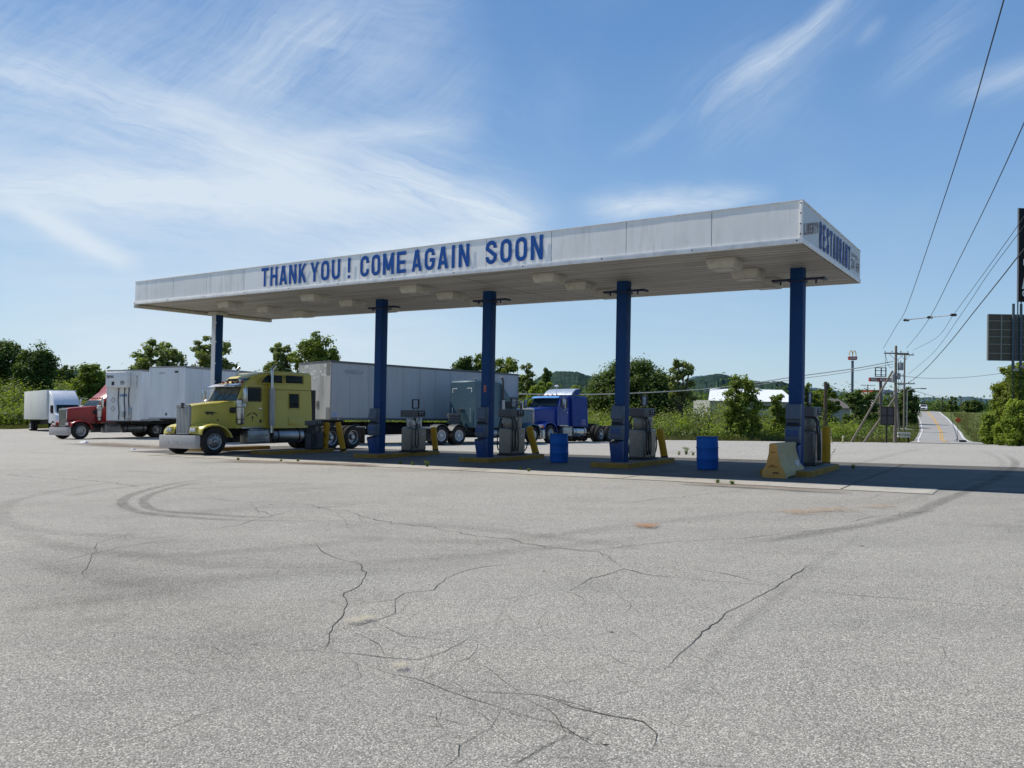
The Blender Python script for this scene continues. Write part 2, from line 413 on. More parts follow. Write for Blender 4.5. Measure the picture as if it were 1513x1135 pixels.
def edgeR(th):
    """distance to the lot's edge; th is the azimuth from straight ahead, + to the right"""
    u = math.tan(max(-1.1, min(1.1, th)))
    K = [(-1.2, 70), (-.7, 84), (-.5, 88), (-.3, 90), (0, 78), (.2, 70), (.3, 71), (.45, 76), (.53, 79), (.62, 79), (.66, 66), (.72, 50), (.9, 40), (2, 34)]
    D = K[-1][1] if u >= K[-1][0] else K[0][1]
    for (a, da), (c, dc) in zip(K, K[1:]):
        if a <= u <= c: D = lerp(da, dc, (u-a)/(c-a))
    r = D*math.sqrt(1+u*u) if abs(th) < 1.1 else 60
    return r + (.35*math.sin(th*90) + .25*math.sin(th*233+1))*(1 if abs(th) < 1.1 else 0)
def fan(name, m, rings, inner, z, angs, Rf):
    mb = MB(); n = len(angs)
    for f in rings:
        for a in angs:
            r = Rf(a, f); x, y = r*math.sin(a), r*math.cos(a); mb.v.append((x, y, G(x, y)+z))
    for i in range(len(rings)-1):
        for j in range(n-1):
            mb.f.append((i*n+j, (i+1)*n+j, (i+1)*n+j+1, i*n+j+1))
    o = mb.build(name, m, fix=False, ang=80); tag(o, kind='structure'); return o
angs = [R(-180 + 3*i) for i in range(44)] + [R(-48 + .75*i) for i in range(129)] + [R(51 + 3*i) for i in range(44)]
angs[-1] = R(180)
ASPH = asphalt()
lot = fan('parking_lot', ASPH, [0]+[(i/70)**1.15 for i in range(1, 71)], 0, 0, angs, lambda a, f: max(.01, edgeR(a)*f))
def grass_mat():
    m, nt, b = newmat('rough_grass'); v = coords(nt)
    a = noise_(nt, v, .25, 5, .65); c = noise_(nt, v, 3.5, 6, .7)
    col = mixc(nt, ramp(nt, a, [(.35, 0), (.65, 1)]), (.085, .125, .030), (.17, .19, .065))
    col = mixc(nt, ramp(nt, c, [(.4, 0), (.75, .7)]), col, (.045, .070, .02))
    L(nt, col, b.inputs['Base Color']); b.inputs['Roughness'].default_value = .95; b.inputs['Specular IOR Level'].default_value = .1
    bump(nt, c, 1, .25, b); return m
GRM = grass_mat()
gr_r = [0] + [1.0*1.035**i for i in range(0, 245)]
gr_r = [0, 5, 10, 15, 20, 25, 30, 35, 40] + [42*1.028**i for i in range(165)]
def zg(a, r):
    return r
_mb = MB(); n = len(angs)
for r in gr_r:
    for a in angs:
        x, y = r*math.sin(a), r*math.cos(a); e = edgeR(a)
        z = G(x, y) - .10*(1-smooth(e-3.5, e-.4, r))
        rdx = abs(x-(44+(y-77)*.542)); rk = 1 if y < 60 or y > 290 else smooth(6, 10, rdx)
        if y > 60 and rdx < 12 and r > e-3: z -= .12*(1-rk)
        if r > e+.5: z += rk*.10*noise.noise(Vector((x*.5, y*.5, 0)))*smooth(e, e+4, r) - .02
        _mb.v.append((x, y, z))
for i in range(len(gr_r)-1):
    for j in range(n-1): _mb.f.append((i*n+j, (i+1)*n+j, (i+1)*n+j+1, i*n+j+1))
grd = _mb.build('grass_ground', GRM, fix=False, ang=80); tag(grd, kind='structure')

# concrete apron under the canopy
def concrete(name, a, b_, jt=3.2, stain=.5, rot=-YAW):
    m, nt, b = newmat(name); v = coords(nt)
    n1 = noise_(nt, v, .5, 6, .65); n2 = noise_(nt, v, 9, 5, .6)
    col = mixc(nt, ramp(nt, n1, [(.3, 0), (.7, 1)]), a, b_)
    col = mixc(nt, math_(nt, 'MULTIPLY', ramp(nt, noise_(nt, v, .9, 6, .7, .8), [(.5, 0), (.72, 1)]), stain), col, (.07, .062, .052))
    col = mixc(nt, .35, col, ramp(nt, n2, [(.3, .7), (.7, 1.25)]), 'MULTIPLY')
    L(nt, col, b.inputs['Base Color']); b.inputs['Roughness'].default_value = .9; b.inputs['Specular IOR Level'].default_value = .25
    bump(nt, n2, .3, .01, b); return m
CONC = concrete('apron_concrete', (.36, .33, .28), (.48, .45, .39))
CONCD = concrete('apron_concrete_shaded', (.095, .09, .081), (.145, .137, .124), stain=.65)  # stained slab, its tone also darkened to deepen the canopy shadow
def sheet(name, m, ts, vs, z, wob=0, kind='structure'):
    mb = MB(); nv = len(vs)
    for t in ts:
        for k, v in enumerate(vs):
            w = wob*noise.noise(Vector((t*.7, v, 3))) if k in (0, nv-1) else 0
            p = S(t, v+w); mb.v.append((p.x, p.y, p.z+z))
    for i in range(len(ts)-1):
        for j in range(nv-1): mb.f.append((i*nv+j, i*nv+j+1, (i+1)*nv+j+1, (i+1)*nv+j))
    o = mb.build(name, m, fix=False, ang=80); tag(o, kind=kind); return o
fr = lambda a, b, s: [a+(b-a)*i/max(1, round((b-a)/s)) for i in range(max(1, round((b-a)/s))+1)]
apron = sheet('concrete_apron', CONC, fr(-2.6, 24.5, .5), [-.45]+fr(-.2, .75, .3), .010, .12)
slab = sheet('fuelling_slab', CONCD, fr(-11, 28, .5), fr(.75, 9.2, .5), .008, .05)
# joints in the slab
JM = surf('joint_filler', (.045, .042, .04), .9, dirt=.2)
jm = MB()
def strip(mb, pts, w, z):
    P = [Vector((p[0], p[1])) for p in pts]; o = len(mb.v)
    for i, p in enumerate(P):
        d = (P[min(i+1, len(P)-1)]-P[max(0, i-1)]).normalized(); q = Vector((-d.y, d.x)); ww = w[i] if isinstance(w, list) else w
        for s in (-1, 1):
            e = p+q*s*ww/2; mb.v.append((e.x, e.y, G(e.x, e.y)+z))
    for i in range(len(P)-1): mb.f.append((o+2*i, o+2*i+1, o+2*i+3, o+2*i+2))
for t in fr(-10.9, 24, 4.96): strip(jm, [S(t, v) for v in fr(-.4, 9, .5)], .025, .016)
for v in (.76, 4.9): strip(jm, [S(t, v) for t in fr(-10.8, 24.4, .5)], .03, .016)
tag(jm.build('slab_joints', JM, fix=False), kind='structure')

# cracks in the asphalt
CRK = surf('crack_filler', (.065, .060, .052), .95, dirt=.3, var=.4)
random.seed(5)
def crack(mb, pix, w, jit=.05, z=.004, step=.09):
    P = [hit(*p) for p in pix]; pts = []; w = (min(.0085, max(.0055, w*.55)) if w > .005 else .0034)*max(1, P[0].y/11)
    for a, b in zip(P, P[1:]):
        k = max(2, int((b-a).length/step)); k = min(k, 260)
        for i in range(k): pts.append(a.lerp(b, i/k))
    pts.append(P[-1]); out = []; ws = []; s1 = random.random()*100
    for i, p in enumerate(pts):
        s = i*step; tp = min(1, i/5, (len(pts)-1-i)/5)
        q = Vector((p.x + tp*jit*(noise.noise(Vector((s*3.1, s1, 0)))*1.6 + .5*noise.noise(Vector((s*11, s1, 5)))), p.y + tp*jit*(noise.noise(Vector((s*3.1, s1, 9)))*1.6 + .6*noise.noise(Vector((s*11, s1, 7))))))
        out.append(q); e = min(1, i/6+.15, (len(pts)-1-i)/6+.15)
        ws.append(max(.45*w*e, w*(.85 + .8*noise.noise(Vector((s*2.2, s1, 33))))*e))
    strip(mb, out, ws, z)
cm = MB()
Z = lambda *a: [(300+x*.4008, 680+y*.4009) for x, y in a]     # readings from an enlargement of the photograph
for pix, w in [
 (Z((410,300),(440,340),(520,370),(565,380),(605,415),(570,465),(520,490),(530,540),(495,575),(490,625),(445,705)), .022),
 (Z((445,705),(380,702),(300,705)), .014),
 (Z((530,545),(600,525),(710,515),(750,490),(850,482),(890,435),(985,408),(1060,390),(1200,378)), .014),
 (Z((710,515),(712,565),(650,590),(560,615),(480,630)), .012),
 (Z((560,635),(650,680),(668,720),(770,728)), .009),
 (Z((640,600),(740,650),(900,665),(965,650)), .009),
 (Z((445,705),(520,715),(670,722),(790,735),(890,710),(1000,640)), .012),
 (Z((890,710),(980,735),(1070,770),(1120,820),(1165,855)), .010),
 (Z((930,855),(1050,855),(1165,860),(1260,870),(1400,905),(1490,950)), .012),
 (Z((520,720),(570,750),(585,800),(490,845)), .011),
 (Z((585,750),(670,785),(780,805),(900,850),(1100,915),(1280,970)), .010),
 (Z((1165,870),(1270,920),(1330,1000),(1480,1050)), .010),
 (Z((1100,920),(1060,985),(950,1050),(945,1090),(890,1134)), .014),
 (Z((1060,990),(1150,1040),(1200,1060)), .008),
 (Z((1340,1015),(1240,1070),(1160,1115),(1090,1134)), .013),
 (Z((800,805),(820,740)), .008),
 (Z((0,140),(180,155),(340,160),(590,200),(680,235),(830,245),(1000,280),(1180,305),(1290,325),(1440,335),(1490,365)), .028),
 (Z((0,262),(130,240),(215,215),(330,185),(500,170),(700,150),(900,125)), .024),
 (Z((150,185),(190,180),(230,195),(260,210)), .016), (Z((860,930),(860,960),(900,1010)), .007),
 ([(0,840),(100,828),(180,808),(260,796)], .012), ([(120,860),(145,800),(215,785)], .006),
 ([(160,1105),(240,1080),(300,1055),(345,1045)], .009), ([(410,930),(345,945)], .01),
 ([(835,877),(875,855),(922,840),(950,848),(1040,858),(1150,866)], .018),
 ([(875,815),(900,822),(922,840)], .02), ([(1010,838),(1080,850),(1140,866)], .016),
 ([(755,800),(860,815),(975,802),(1100,795),(1190,785),(1260,780)], .02),
 ([(1200,830),(1160,860),(1115,885),(1105,890),(1060,915),(1035,940),(1005,965),(980,992)], .018),
 ([(755,1020),(830,1035),(905,1058),(955,1070),(975,1085),(960,1120)], .012),
 ([(755,1055),(815,1068),(870,1100),(915,1102)], .010), ([(840,1087),(800,1105),(758,1132)], .012), ([(955,1070),(940,1090)], .010),
 ([(1240,775),(1280,765),(1330,760),(1400,752)], .018), ([(1150,815),(1165,830)], .012), ([(1180,872),(1290,882),(1500,900)], .008),
 ([(0,700),(60,706),(150,712),(210,720)], .02), ([(130,690),(240,680),(330,676)], .02),
 ([(900,745),(1000,735),(1120,722)], .02), ([(1250,720),(1330,705),(1400,690)], .02), ([(30,668),(120,672),(200,668)], .03),
]: crack(cm, pix, w*1.25, .035 if pix[0][1] > 780 else .10)
# finer secondary crazing branching off
for _ in range(110):
    px, py = random.uniform(560, 1000) if _ < 78 else random.uniform(60, 1480), random.uniform(900, 1130) if _ < 78 else random.uniform(740, 1000)
    a = random.uniform(-1, 1); pix = [(px, py)]
    for k in range(random.randint(2, 4)):
        a += random.uniform(-.8, .8); px += 34*math.cos(a); py += 13*math.sin(a); pix.append((px, min(1132, py)))
    crack(cm, pix, .004, .035)
tag(cm.build('pavement_cracks', CRK, fix=False), kind='structure')

# stains and tyre marks: thin see-through films on the ground
def film(name, col, amax, scale=3, edge=True, rough=.9, lo=.25, hi=.7, aniso=None):
    m, nt, b = newmat(name); uv = nt.nodes.new('ShaderNodeTexCoord').outputs['UV']
    sp = nt.nodes.new('ShaderNodeSeparateXYZ'); L(nt, uv, sp.inputs[0])
    e1 = math_(nt, 'SUBTRACT', 1, math_(nt, 'ABSOLUTE', math_(nt, 'MULTIPLY_ADD', sp.outputs[0], 2, -1)))
    e2 = math_(nt, 'SUBTRACT', 1, math_(nt, 'ABSOLUTE', math_(nt, 'MULTIPLY_ADD', sp.outputs[1], 2, -1)))
    f1 = ramp(nt, e1, [(0, 0), (.45 if 'tyre' in name else .8, 1)]); f2 = ramp(nt, e2, [(0, 0), (.35, 1)])
    nn = noise_(nt, coords(nt), scale, 6, .7, .3)
    a = math_(nt, 'MULTIPLY', math_(nt, 'MULTIPLY', f1, f2), ramp(nt, nn, [(lo, 0), (hi, 1)]))
    if 'tyre' in name: a = math_(nt, 'MULTIPLY', a, ramp(nt, noise_(nt, coords(nt), 45, 4, .7), [(.38, .35), (.6, 1)]))
    a = math_(nt, 'MULTIPLY', a, amax); L(nt, a, b.inputs['Alpha'])
    b.inputs['Base Color'].default_value = c4(col); b.inputs['Roughness'].default_value = rough; b.inputs['Specular IOR Level'].default_value = .1
    return m
def film_strip(name, pts, w, m, z):
    P = [Vector((p[0], p[1])) for p in pts]; me = bpy.data.meshes.new(name); vs = []; fs = []; uvs = []
    for i, p in enumerate(P):
        d = (P[min(i+1, len(P)-1)]-P[max(0, i-1)]).normalized(); q = Vector((-d.y, d.x)); ww = w[i] if isinstance(w, list) else w
        for k in range(5):
            e = p + q*ww*(k/4-.5); vs.append((e.x, e.y, G(e.x, e.y)+z))
    n = len(P)
    for i in range(n-1):
        for k in range(4):
            fs.append((5*i+k, 5*i+k+1, 5*i+k+6, 5*i+k+5)); uvs += [(k/4, i/(n-1)), ((k+1)/4, i/(n-1)), ((k+1)/4, (i+1)/(n-1)), (k/4, (i+1)/(n-1))]
    me.from_pydata(vs, [], fs); l = me.uv_layers.new(name='UVMap')
    for i, q in enumerate(uvs): l.data[i].uv = q
    me.materials.append(m); o = bpy.data.objects.new(name, me); COL.objects.link(o); tag(o, kind='structure'); return o
def curve(pix, k=14, close=False):
    P = [hit(*p) for p in pix]; out = []
    for i in range(len(P)-1):
        p0, p1, p2, p3 = P[max(0, i-1)], P[i], P[i+1], P[min(len(P)-1, i+2)]
        for j in range(k):
            t = j/k; out.append(.5*((2*p1) + (p2-p0)*t + (2*p0-5*p1+4*p2-p3)*t*t + (3*p1-p0-3*p2+p3)*t**3))
    out.append(P[-1]); return out
TY = film('tyre_rubber_mark', (.05, .048, .046), .36, 5, lo=.2, hi=.6); TYS = film('faint_tyre_mark', (.06, .057, .055), .15, 4, lo=.2, hi=.6)
marks = [
 ([(330,706),(260,715),(205,728),(180,742),(205,757),(290,766),(400,770),(560,771)], .24, TY),
 ([(345,709),(280,716),(232,728),(212,740),(228,754),(300,760),(380,765),(500,767)], .22, TY),
 ([(210,708),(120,720),(30,738),(5,755),(10,772),(60,785),(150,792),(300,800)], .32, TYS),
 ([(230,715),(150,725),(95,735)], .4, TYS), ([(0,780),(60,800),(130,815),(260,822),(400,812),(560,800)], .4, TYS),
 ([(180,820),(300,835),(450,838),(620,828),(830,808),(1000,790)], .35, TYS), ([(560,772),(700,782),(860,800),(960,812)], .35, TYS),
 ([(1482,671),(1500,684),(1478,705),(1400,738),(1330,765),(1200,790),(1060,808)], .28, TY),
 ([(1440,664),(1468,674),(1482,686),(1462,703),(1380,728),(1300,750)], .25, TYS),
 ([(1290,780),(1210,830),(1150,880),(1080,940),(980,1060)], .10, TYS),
 ([(420,790),(620,800),(760,798),(1000,770),(1180,752)], .4, TYS), ([(1210,700),(1290,680),(1340,668),(1372,662)], .4, TYS), ([(1120,680),(1230,672),(1330,665)], .4, TYS),
 ([(20,820),(200,860),(420,850),(700,838)], .5, TYS), ([(0,905),(130,890),(300,870)], .4, TYS),
]
for i, (pix, w, m) in enumerate(marks): film_strip('tyre_mark', curve(pix), w, m, .012 + .0011*i)
OR = film('rust_stain', (.42, .17, .05), .75, 6, lo=.3, hi=.6); SA = film('sandy_patch', (.50, .44, .30), .7, 7, lo=.35, hi=.6)
DK = film('oil_stain', (.12, .11, .098), .12, 1.2, lo=.3, hi=.7); BR = film('dirt_stain', (.20, .13, .085), .7, 1.3, lo=.25, hi=.6); OR2 = film('pale_rust_stain', (.42, .24, .10), .45, 5, lo=.35, hi=.65)
for i, (nm, pix, w, m) in enumerate([('rust_stain', [(936,779),(955,779),(972,780)], .5, OR), ('rust_stain', [(1150,760),(1215,756),(1260,752)], .8, OR2), ('rust_stain', [(1285,752),(1305,750),(1325,749)], .6, OR2),
 ('sandy_patch', [(508,923),(530,920),(555,915)], .16, SA), ('sandy_patch', [(578,990),(590,989),(600,987)], .12, SA),
 ('oil_stain', [(40,840),(170,880),(260,930),(330,980)], 2.6, DK), ('oil_stain', [(250,965),(400,975),(520,965)], 1.0, DK), 
 ('oil_stain', [(640,1040),(760,1050),(860,1080)], .7, DK), ('oil_stain', [(150,790),(240,850),(330,880)], 2.2, DK),
 ('dirt_stain', [(120,655),(200,660),(300,664)], 3.2, BR), ('dirt_stain', [(320,682),(400,684),(500,687),(560,690)], 1.1, BR), ('dirt_stain', [(1000,715),(1120,722),(1260,730)], .6, BR)]):
    film_strip(nm, curve(pix, 8), w, m, .030 + .0011*i)

# ------------------------------------------------------------ road
RDM = concrete('road_asphalt', (.30, .29, .275), (.37, .36, .34), stain=.2)
WL = surf('white_line_paint', (.72, .71, .68), .7, dirt=.3, scale=1); YL = surf('yellow_line_paint', (.62, .36, .06), .7, dirt=.25, scale=1)
rp = [(41.8, 73.0), (58.2, 104), (72.6, 130), (85.6, 155), (98.2, 180), (110.8, 205), (124, 232), (150, 285)]
RP = []
for (a, b) in zip(rp, rp[1:]):
    for i in range(10): RP.append(Vector((lerp(a[0], b[0], i/10), lerp(a[1], b[1], i/10))))
def roadstrip(name, off0, off1, m, z, i0=0, i1=None):
    mb = MB(); k = 0
    for i, p in enumerate(RP[:i1]):
        if i < i0: continue
        d = (RP[min(i+1, len(RP)-1)]-RP[max(0, i-1)]).normalized(); q = Vector((d.y, -d.x))
        fl = (1-smooth(72, 108, p.y))
        a = off0(fl) if callable(off0) else off0; b = off1(fl) if callable(off1) else off1
        for j in range(5):
            e = p + q*lerp(a, b, j/4); mb.v.append((e.x, e.y, G(e.x, e.y)+z))
        k += 1
    for i in range(k-1):
        for j in range(4): mb.f.append((5*i+j, 5*i+j+1, 5*i+j+6, 5*i+j+5))
    tag(mb.build(name, m, fix=False, ang=80), kind='structure')
roadstrip('road', lambda f: -3.15-.4*f, lambda f: 3.05+9*f**3, RDM, .035)
roadstrip('road_edge_line', -2.85, -2.68, WL, .055, 2); roadstrip('road_edge_line', lambda f: 2.65+8.7*f**3, lambda f: 2.85+8.75*f**3, WL, .055, 2)
roadstrip('road_centre_line', -.22, -.07, YL, .055, 3); roadstrip('road_centre_line', .07, .22, YL, .055, 3)
# side drive
mb = MB()
p0 = Vector((71.5, 134)); 
for i in range(9):
    q = p0 + Vector((-2.0 - 2.6*i, 1.0*i)); 
    for s in (-1.6, 1.6): mb.v.append((q.x, q.y+s, G(q.x, q.y+s)+.12))
for i in range(8): mb.f.append((2*i, 2*i+1, 2*i+3, 2*i+2))
tag(mb.build('side_drive', RDM, fix=False), kind='structure')

# ------------------------------------------------------------ canopy
def canopy_white(name, col, streaks=.5):
    m, nt, b = newmat(name); v = coords(nt, 'Object'); vs = coords(nt, 'Object', (1, 1, .10))
    s1 = noise_(nt, vs, 5.0, 7, .72); s2 = noise_(nt, v, .35, 3, .5); s3 = noise_(nt, vs, 22, 4, .6)
    base = mixc(nt, ramp(nt, s2, [(.35, 0), (.65, 1)]), tuple(c*.88 for c in col), col)
    d = math_(nt, 'MULTIPLY', ramp(nt, s1, [(.46, 0), (.74, 1)]), ramp(nt, s2, [(.40, .15), (.60, 1)]))
    base = mixc(nt, math_(nt, 'MULTIPLY', d, streaks), base, (.26, .25, .21))
    base = mixc(nt, math_(nt, 'MULTIPLY', ramp(nt, s3, [(.58, 0), (.8, 1)]), streaks*.5), base, (.33, .31, .25))
    L(nt, base, b.inputs['Base Color']); b.inputs['Roughness'].default_value = .45; bump(nt, noise_(nt, v, 1.3, 3), .12, .06, b); return m
WFM = canopy_white('fascia_white', (.86, .845, .81)); WFM2 = canopy_white('fascia_white_clean', (.90, .885, .86), .12); TRM = surf('fascia_trim', (.78, .77, .75), .4, dirt=.35, scale=3)
def soffit_mat():
    m, nt, b = newmat('soffit_panel'); v = coords(nt); sp = nt.nodes.new('ShaderNodeSeparateXYZ'); L(nt, v, sp.inputs[0])
    w = math_(nt, 'FRACT', math_(nt, 'MULTIPLY', sp.outputs[1], 1/.30)); ln = math_(nt, 'LESS_THAN', w, .14)
    seam = math_(nt, 'LESS_THAN', math_(nt, 'FRACT', math_(nt, 'MULTIPLY', sp.outputs[0], 1/9.9)), .004)
    idx = math_(nt, 'FLOOR', math_(nt, 'MULTIPLY', sp.outputs[1], 1/.30))
    wn = N(nt, 'ShaderNodeTexWhiteNoise'); wn.noise_dimensions = '1D'; L(nt, idx, wn.inputs['W'])
    st = noise_(nt, coords(nt, 'Object', (.12, 1.8, 1)), 2.2, 6, .7)
    col = mixc(nt, wn.outputs[0], (.36, .348, .318), (.47, .458, .422))
    col = mixc(nt, math_(nt, 'MULTIPLY', ramp(nt, st, [(.40, 0), (.68, 1)]), .8), col, (.17, .155, .13))
    col = mixc(nt, math_(nt, 'MULTIPLY', ln, .85), col, (.07, .065, .055)); col = mixc(nt, seam, col, (.05, .05, .05))
    L(nt, col, b.inputs['Base Color']); b.inputs['Roughness'].default_value = .6; bump(nt, w, .25, .02, b); return m
can = empty('fuel_canopy', 'long flat fuel station canopy with stained white fascia lettered in blue', 'canopy', (AX, AY, SOFF), -YAW)
cb = MB(); cb.bb(-CLEN+.05, -.05, .05, CWID-.05, .02, .12); cb.build('soffit', soffit_mat(), can)
cb = MB(); cb.bb(-CLEN+.05, -.05, .05, CWID-.05, FASC-.12, FASC-.06); cb.build('roof', surf('roof_metal', (.45, .45, .44), .6), can)
# fascia built as separate formed sheets with slightly open joints
random.seed(2)
def tfront(px):      # where a sight line meets the plane of the front fascia
    r = ray(px, 400); n = Vector((BD[0], BD[1])); k = (AX*n.x + AY*n.y)/(r.x*n.x + r.y*n.y); q = Vector((r.x*k-AX, r.y*k-AY)); return q.x*AD[0] + q.y*AD[1]
joints = [0] + [tfront(p) for p in (1050.5, 924.5, 814, 718, 616, 532, 361, 306, 256.5, 200)]; joints[-1] = CLEN
for i, (a, b) in enumerate(zip(joints, joints[1:])):
    mb = MB(); bow = random.uniform(.001, .005); g = .006
    for j in range(9):
        t = lerp(a+g, b-g, j/8)
        for k in range(5):
            z = lerp(.12, FASC-.03, k/4); off = -bow*math.sin(math.pi*j/8)*math.sin(math.pi*k/4) + .004*noise.noise(Vector((t*3, z*4, 1)))
            mb.v.append((-t, off - .001*(i % 2), z))
    for j in range(8):
        for k in range(4): mb.f.append((5*j+k, 5*j+k+1, 5*j+k+6, 5*j+k+5))
    o = mb.build('fascia_panel', WFM2 if 3 <= i < 7 else WFM, can, ang=80)
mb = MB()
mb.bb(-CLEN, 0, .03, .05, .0, FASC-.01); mb.build('fascia_backing', surf('joint_dark', (.10,.10,.10), .8), can)
mb = MB(); mb.bb(-CLEN-.02, .02, -.035, .03, 0, .118); mb.bb(-CLEN-.01, .01, -.02, .05, FASC-.032, FASC)
mb.bb(.003, .028, 0, CWID, 0, .118); mb.bb(.0, .02, 0, CWID, FASC-.032, FASC-.001); mb.bb(-.05, .018, -.03, .012, .1185, FASC-.033)
mb.bb(-CLEN-.02, 0, CWID-.03, CWID+.02, -.0, .118); mb.bb(-CLEN-.02, 0, CWID-.0, CWID+.02, .118, FASC-.02)
mb.build('trim', TRM, can, bevel=.004)
mb = MB(); mb.bb(-CLEN-.06, -CLEN+.16, -.02, CWID+.02, -.13, -.002); mb.build('gutter', surf('old_beige_gutter', (.48, .46, .40), .6, dirt=.5), can, bevel=.01)
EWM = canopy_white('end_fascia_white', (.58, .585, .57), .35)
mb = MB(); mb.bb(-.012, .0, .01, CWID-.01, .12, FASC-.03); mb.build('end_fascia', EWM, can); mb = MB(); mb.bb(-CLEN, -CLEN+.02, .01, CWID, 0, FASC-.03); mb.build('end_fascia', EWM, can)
rv = MB()
for t in fr(.1, CLEN, 2.4): rv.cyl((-t, -.036, .06), (-t, -.046, .06), .018, n=8)
for z in (.2, .42, .66, .88): rv.cyl((-.025, -.031, z), (-.025, -.04, z), .016, n=8)
rv.build('rivet', surf('rusty_rivet', (.10, .06, .04), .7), can)
BL = surf('blue_letter_paint', (.002, .078, .32), .75, dirt=.05, dcol=(.15,.2,.35), var=.1)
ff = lambda x, z, off: (x, -.030-off, z)
lm = MB(); zb, zt = .205, .865
for txt, pa, pb in (('THANK', 387.5, 453.5), ('YOU', 460, 503.5), ('!', 514.5, 519), ('COME', 533.5, 600.5), ('AGAIN', 609.5, 694), ('SOON', 718, 802.5)):
    letters(txt, -tfront(pa), -tfront(pb), zb, zt, ff, th=.172, gap=.30).build('lettering', BL, can, smooth=False)

# side: faded words
sf = lambda x, z, off: (.012+off, x, z)
LB = surf('faded_red_lettering', (.26, .20, .19), .7, dirt=.5, dcol=(.45,.44,.42), scale=6); LBB = surf('faded_blue_lettering', (.035, .075, .26), .7, dirt=.55, dcol=(.4,.42,.45), scale=7)
def tside(px):
    r = ray(px, 350); n = Vector((-AD[0], -AD[1])); k = (AX*n.x + AY*n.y)/(r.x*n.x + r.y*n.y); q = Vector((r.x*k-AX, r.y*k-AY)); return q.x*BD[0] + q.y*BD[1]
v0, v1 = tside(1187.5), tside(1208.5)
sl_ = lambda x, z, off: (.012+off, x, z + (x-v0)*.215)
letters('LIBERTY', v0, v1, .20, .46, sl_, th=.22, gap=.5).build('lettering', LB, can, smooth=False)
letters('RESTAURANT', tside(1210.5), tside(1256), .16, .80, sf, th=.17, gap=.55).build('lettering', LBB, can, smooth=False)
letters('OPEN', tside(1258), tside(1269), .58, .70, sf, th=.2, gap=.4).build('lettering', LB, can, smooth=False)
letters('24 HR', tside(1258), tside(1269.5), .26, .54, sf, th=.17, gap=.4).build('lettering', LB, can, smooth=False)
# light boxes under the soffit
LBX = surf('light_box_metal', (.48, .46, .40), .6, dirt=.45, scale=4)
def soff(px, py):
    r = ray(px, py); k = (SOFF-EYE)/r.z; q = Vector((r.x*k-AX, r.y*k-AY)); return (q.x*AD[0]+q.y*AD[1], q.x*BD[0]+q.y*BD[1])
LTS = [(348,448),(400,455),(447,461),(479,438),(530,447),(575,454),(635,427),(682,437),(726,447),(828,412),(869,423),(905,432),(1076,389),(1110,403),(1140,417)]
groups = []
for i in range(0, 15, 3):
    q = [soff(*p) for p in LTS[i:i+3]]; groups.append(sum(a for a, b in q)/3)
lbx = None
for gi, tcen in enumerate(groups):
    for v in (1.35, 3.2, 5.05):
        if lbx is None:
            mb = MB(); s1, s2, h = .30, .23, .26
            mb.loft([[(-.36,-.36,0),(.36,-.36,0),(.36,.36,0),(-.36,.36,0)], [(-.36,-.36,-.09),(.36,-.36,-.09),(.36,.36,-.09),(-.36,.36,-.09)], [(-.31,-.31,-.24),(.31,-.31,-.24),(.31,.31,-.24),(-.31,.31,-.24)]])
            lbx = mb.build('light_box', LBX, can, bevel=.006)
            mb = MB(); mb.bb(-.22, .22, -.22, .22, -.252, -.2405); mb.build('lens', surf('dusty_lens', (.30, .29, .25), .3, dirt=.4), lbx); o = lbx
        else: o = copy_tree(lbx, can)
        o.location = (-tcen, v, .02)
# columns
CBL = surf('column_blue', (.001, .036, .135), .6, dirt=.08, dcol=(.03,.04,.07), scale=2.2, streak=True, var=.2)
CBS = surf('pale_column_face', (.55, .57, .62), .5, dirt=.3, scale=4, streak=True)
COLT = [.92, 5.94, 10.89, 15.82, 25.75]
zl = lambda t, v: S(t, v).z - SOFF
for i, t in enumerate(COLT):
    z0 = zl(t, CV) - .1
    mb = MB(); w = .165
    mb.bb(-t-w, -t+w, CV-w, CV+w, z0, .02)
    o = mb.build('column', CBL, can, bevel=.012)
    if i < 4:
        mb = MB(); zz = -.30; mb.bb(-t-.62, -t+.62, CV-.05, CV+.05, zz, zz+.06)
        for s in (-1, 1): mb.bb(-t+s*.62-.05, -t+s*.62+.05, CV-.05, CV+.28, zz-.0005, zz+.0605); mb.cyl((-t+s*.45, CV, zz), (-t+s*.45, CV, zz-.09), .025, n=8)
        mb.bb(-t-.2, -t+.2, CV-.2, CV+.2, zz-.05, zz-.001)
        mb.build('bracket', surf('bracket_dark', (.012, .02, .06), .5), o)
    else:
        mb = MB(); mb.bb(-t-.3, -t+.3, CV-.3, CV+.3, -.13, .0); mb.build('capital', LBX, o, bevel=.01)
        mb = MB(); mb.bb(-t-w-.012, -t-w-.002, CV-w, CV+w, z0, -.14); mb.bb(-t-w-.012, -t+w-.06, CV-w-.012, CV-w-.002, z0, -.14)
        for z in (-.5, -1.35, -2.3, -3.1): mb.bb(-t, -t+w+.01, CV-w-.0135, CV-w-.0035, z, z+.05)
        mb.build('pale_face', CBS, o)  # pale front and left faces, leftmost column only
# red reflector sticker on a column
mb = MB(); t = COLT[2]; mb.bb(-t-.05, -t+.05, CV-.172, CV-.165, -3.35, -3.12); mb.build('sticker', surf('faded_red_sticker', (.35, .10, .07), .6), can)
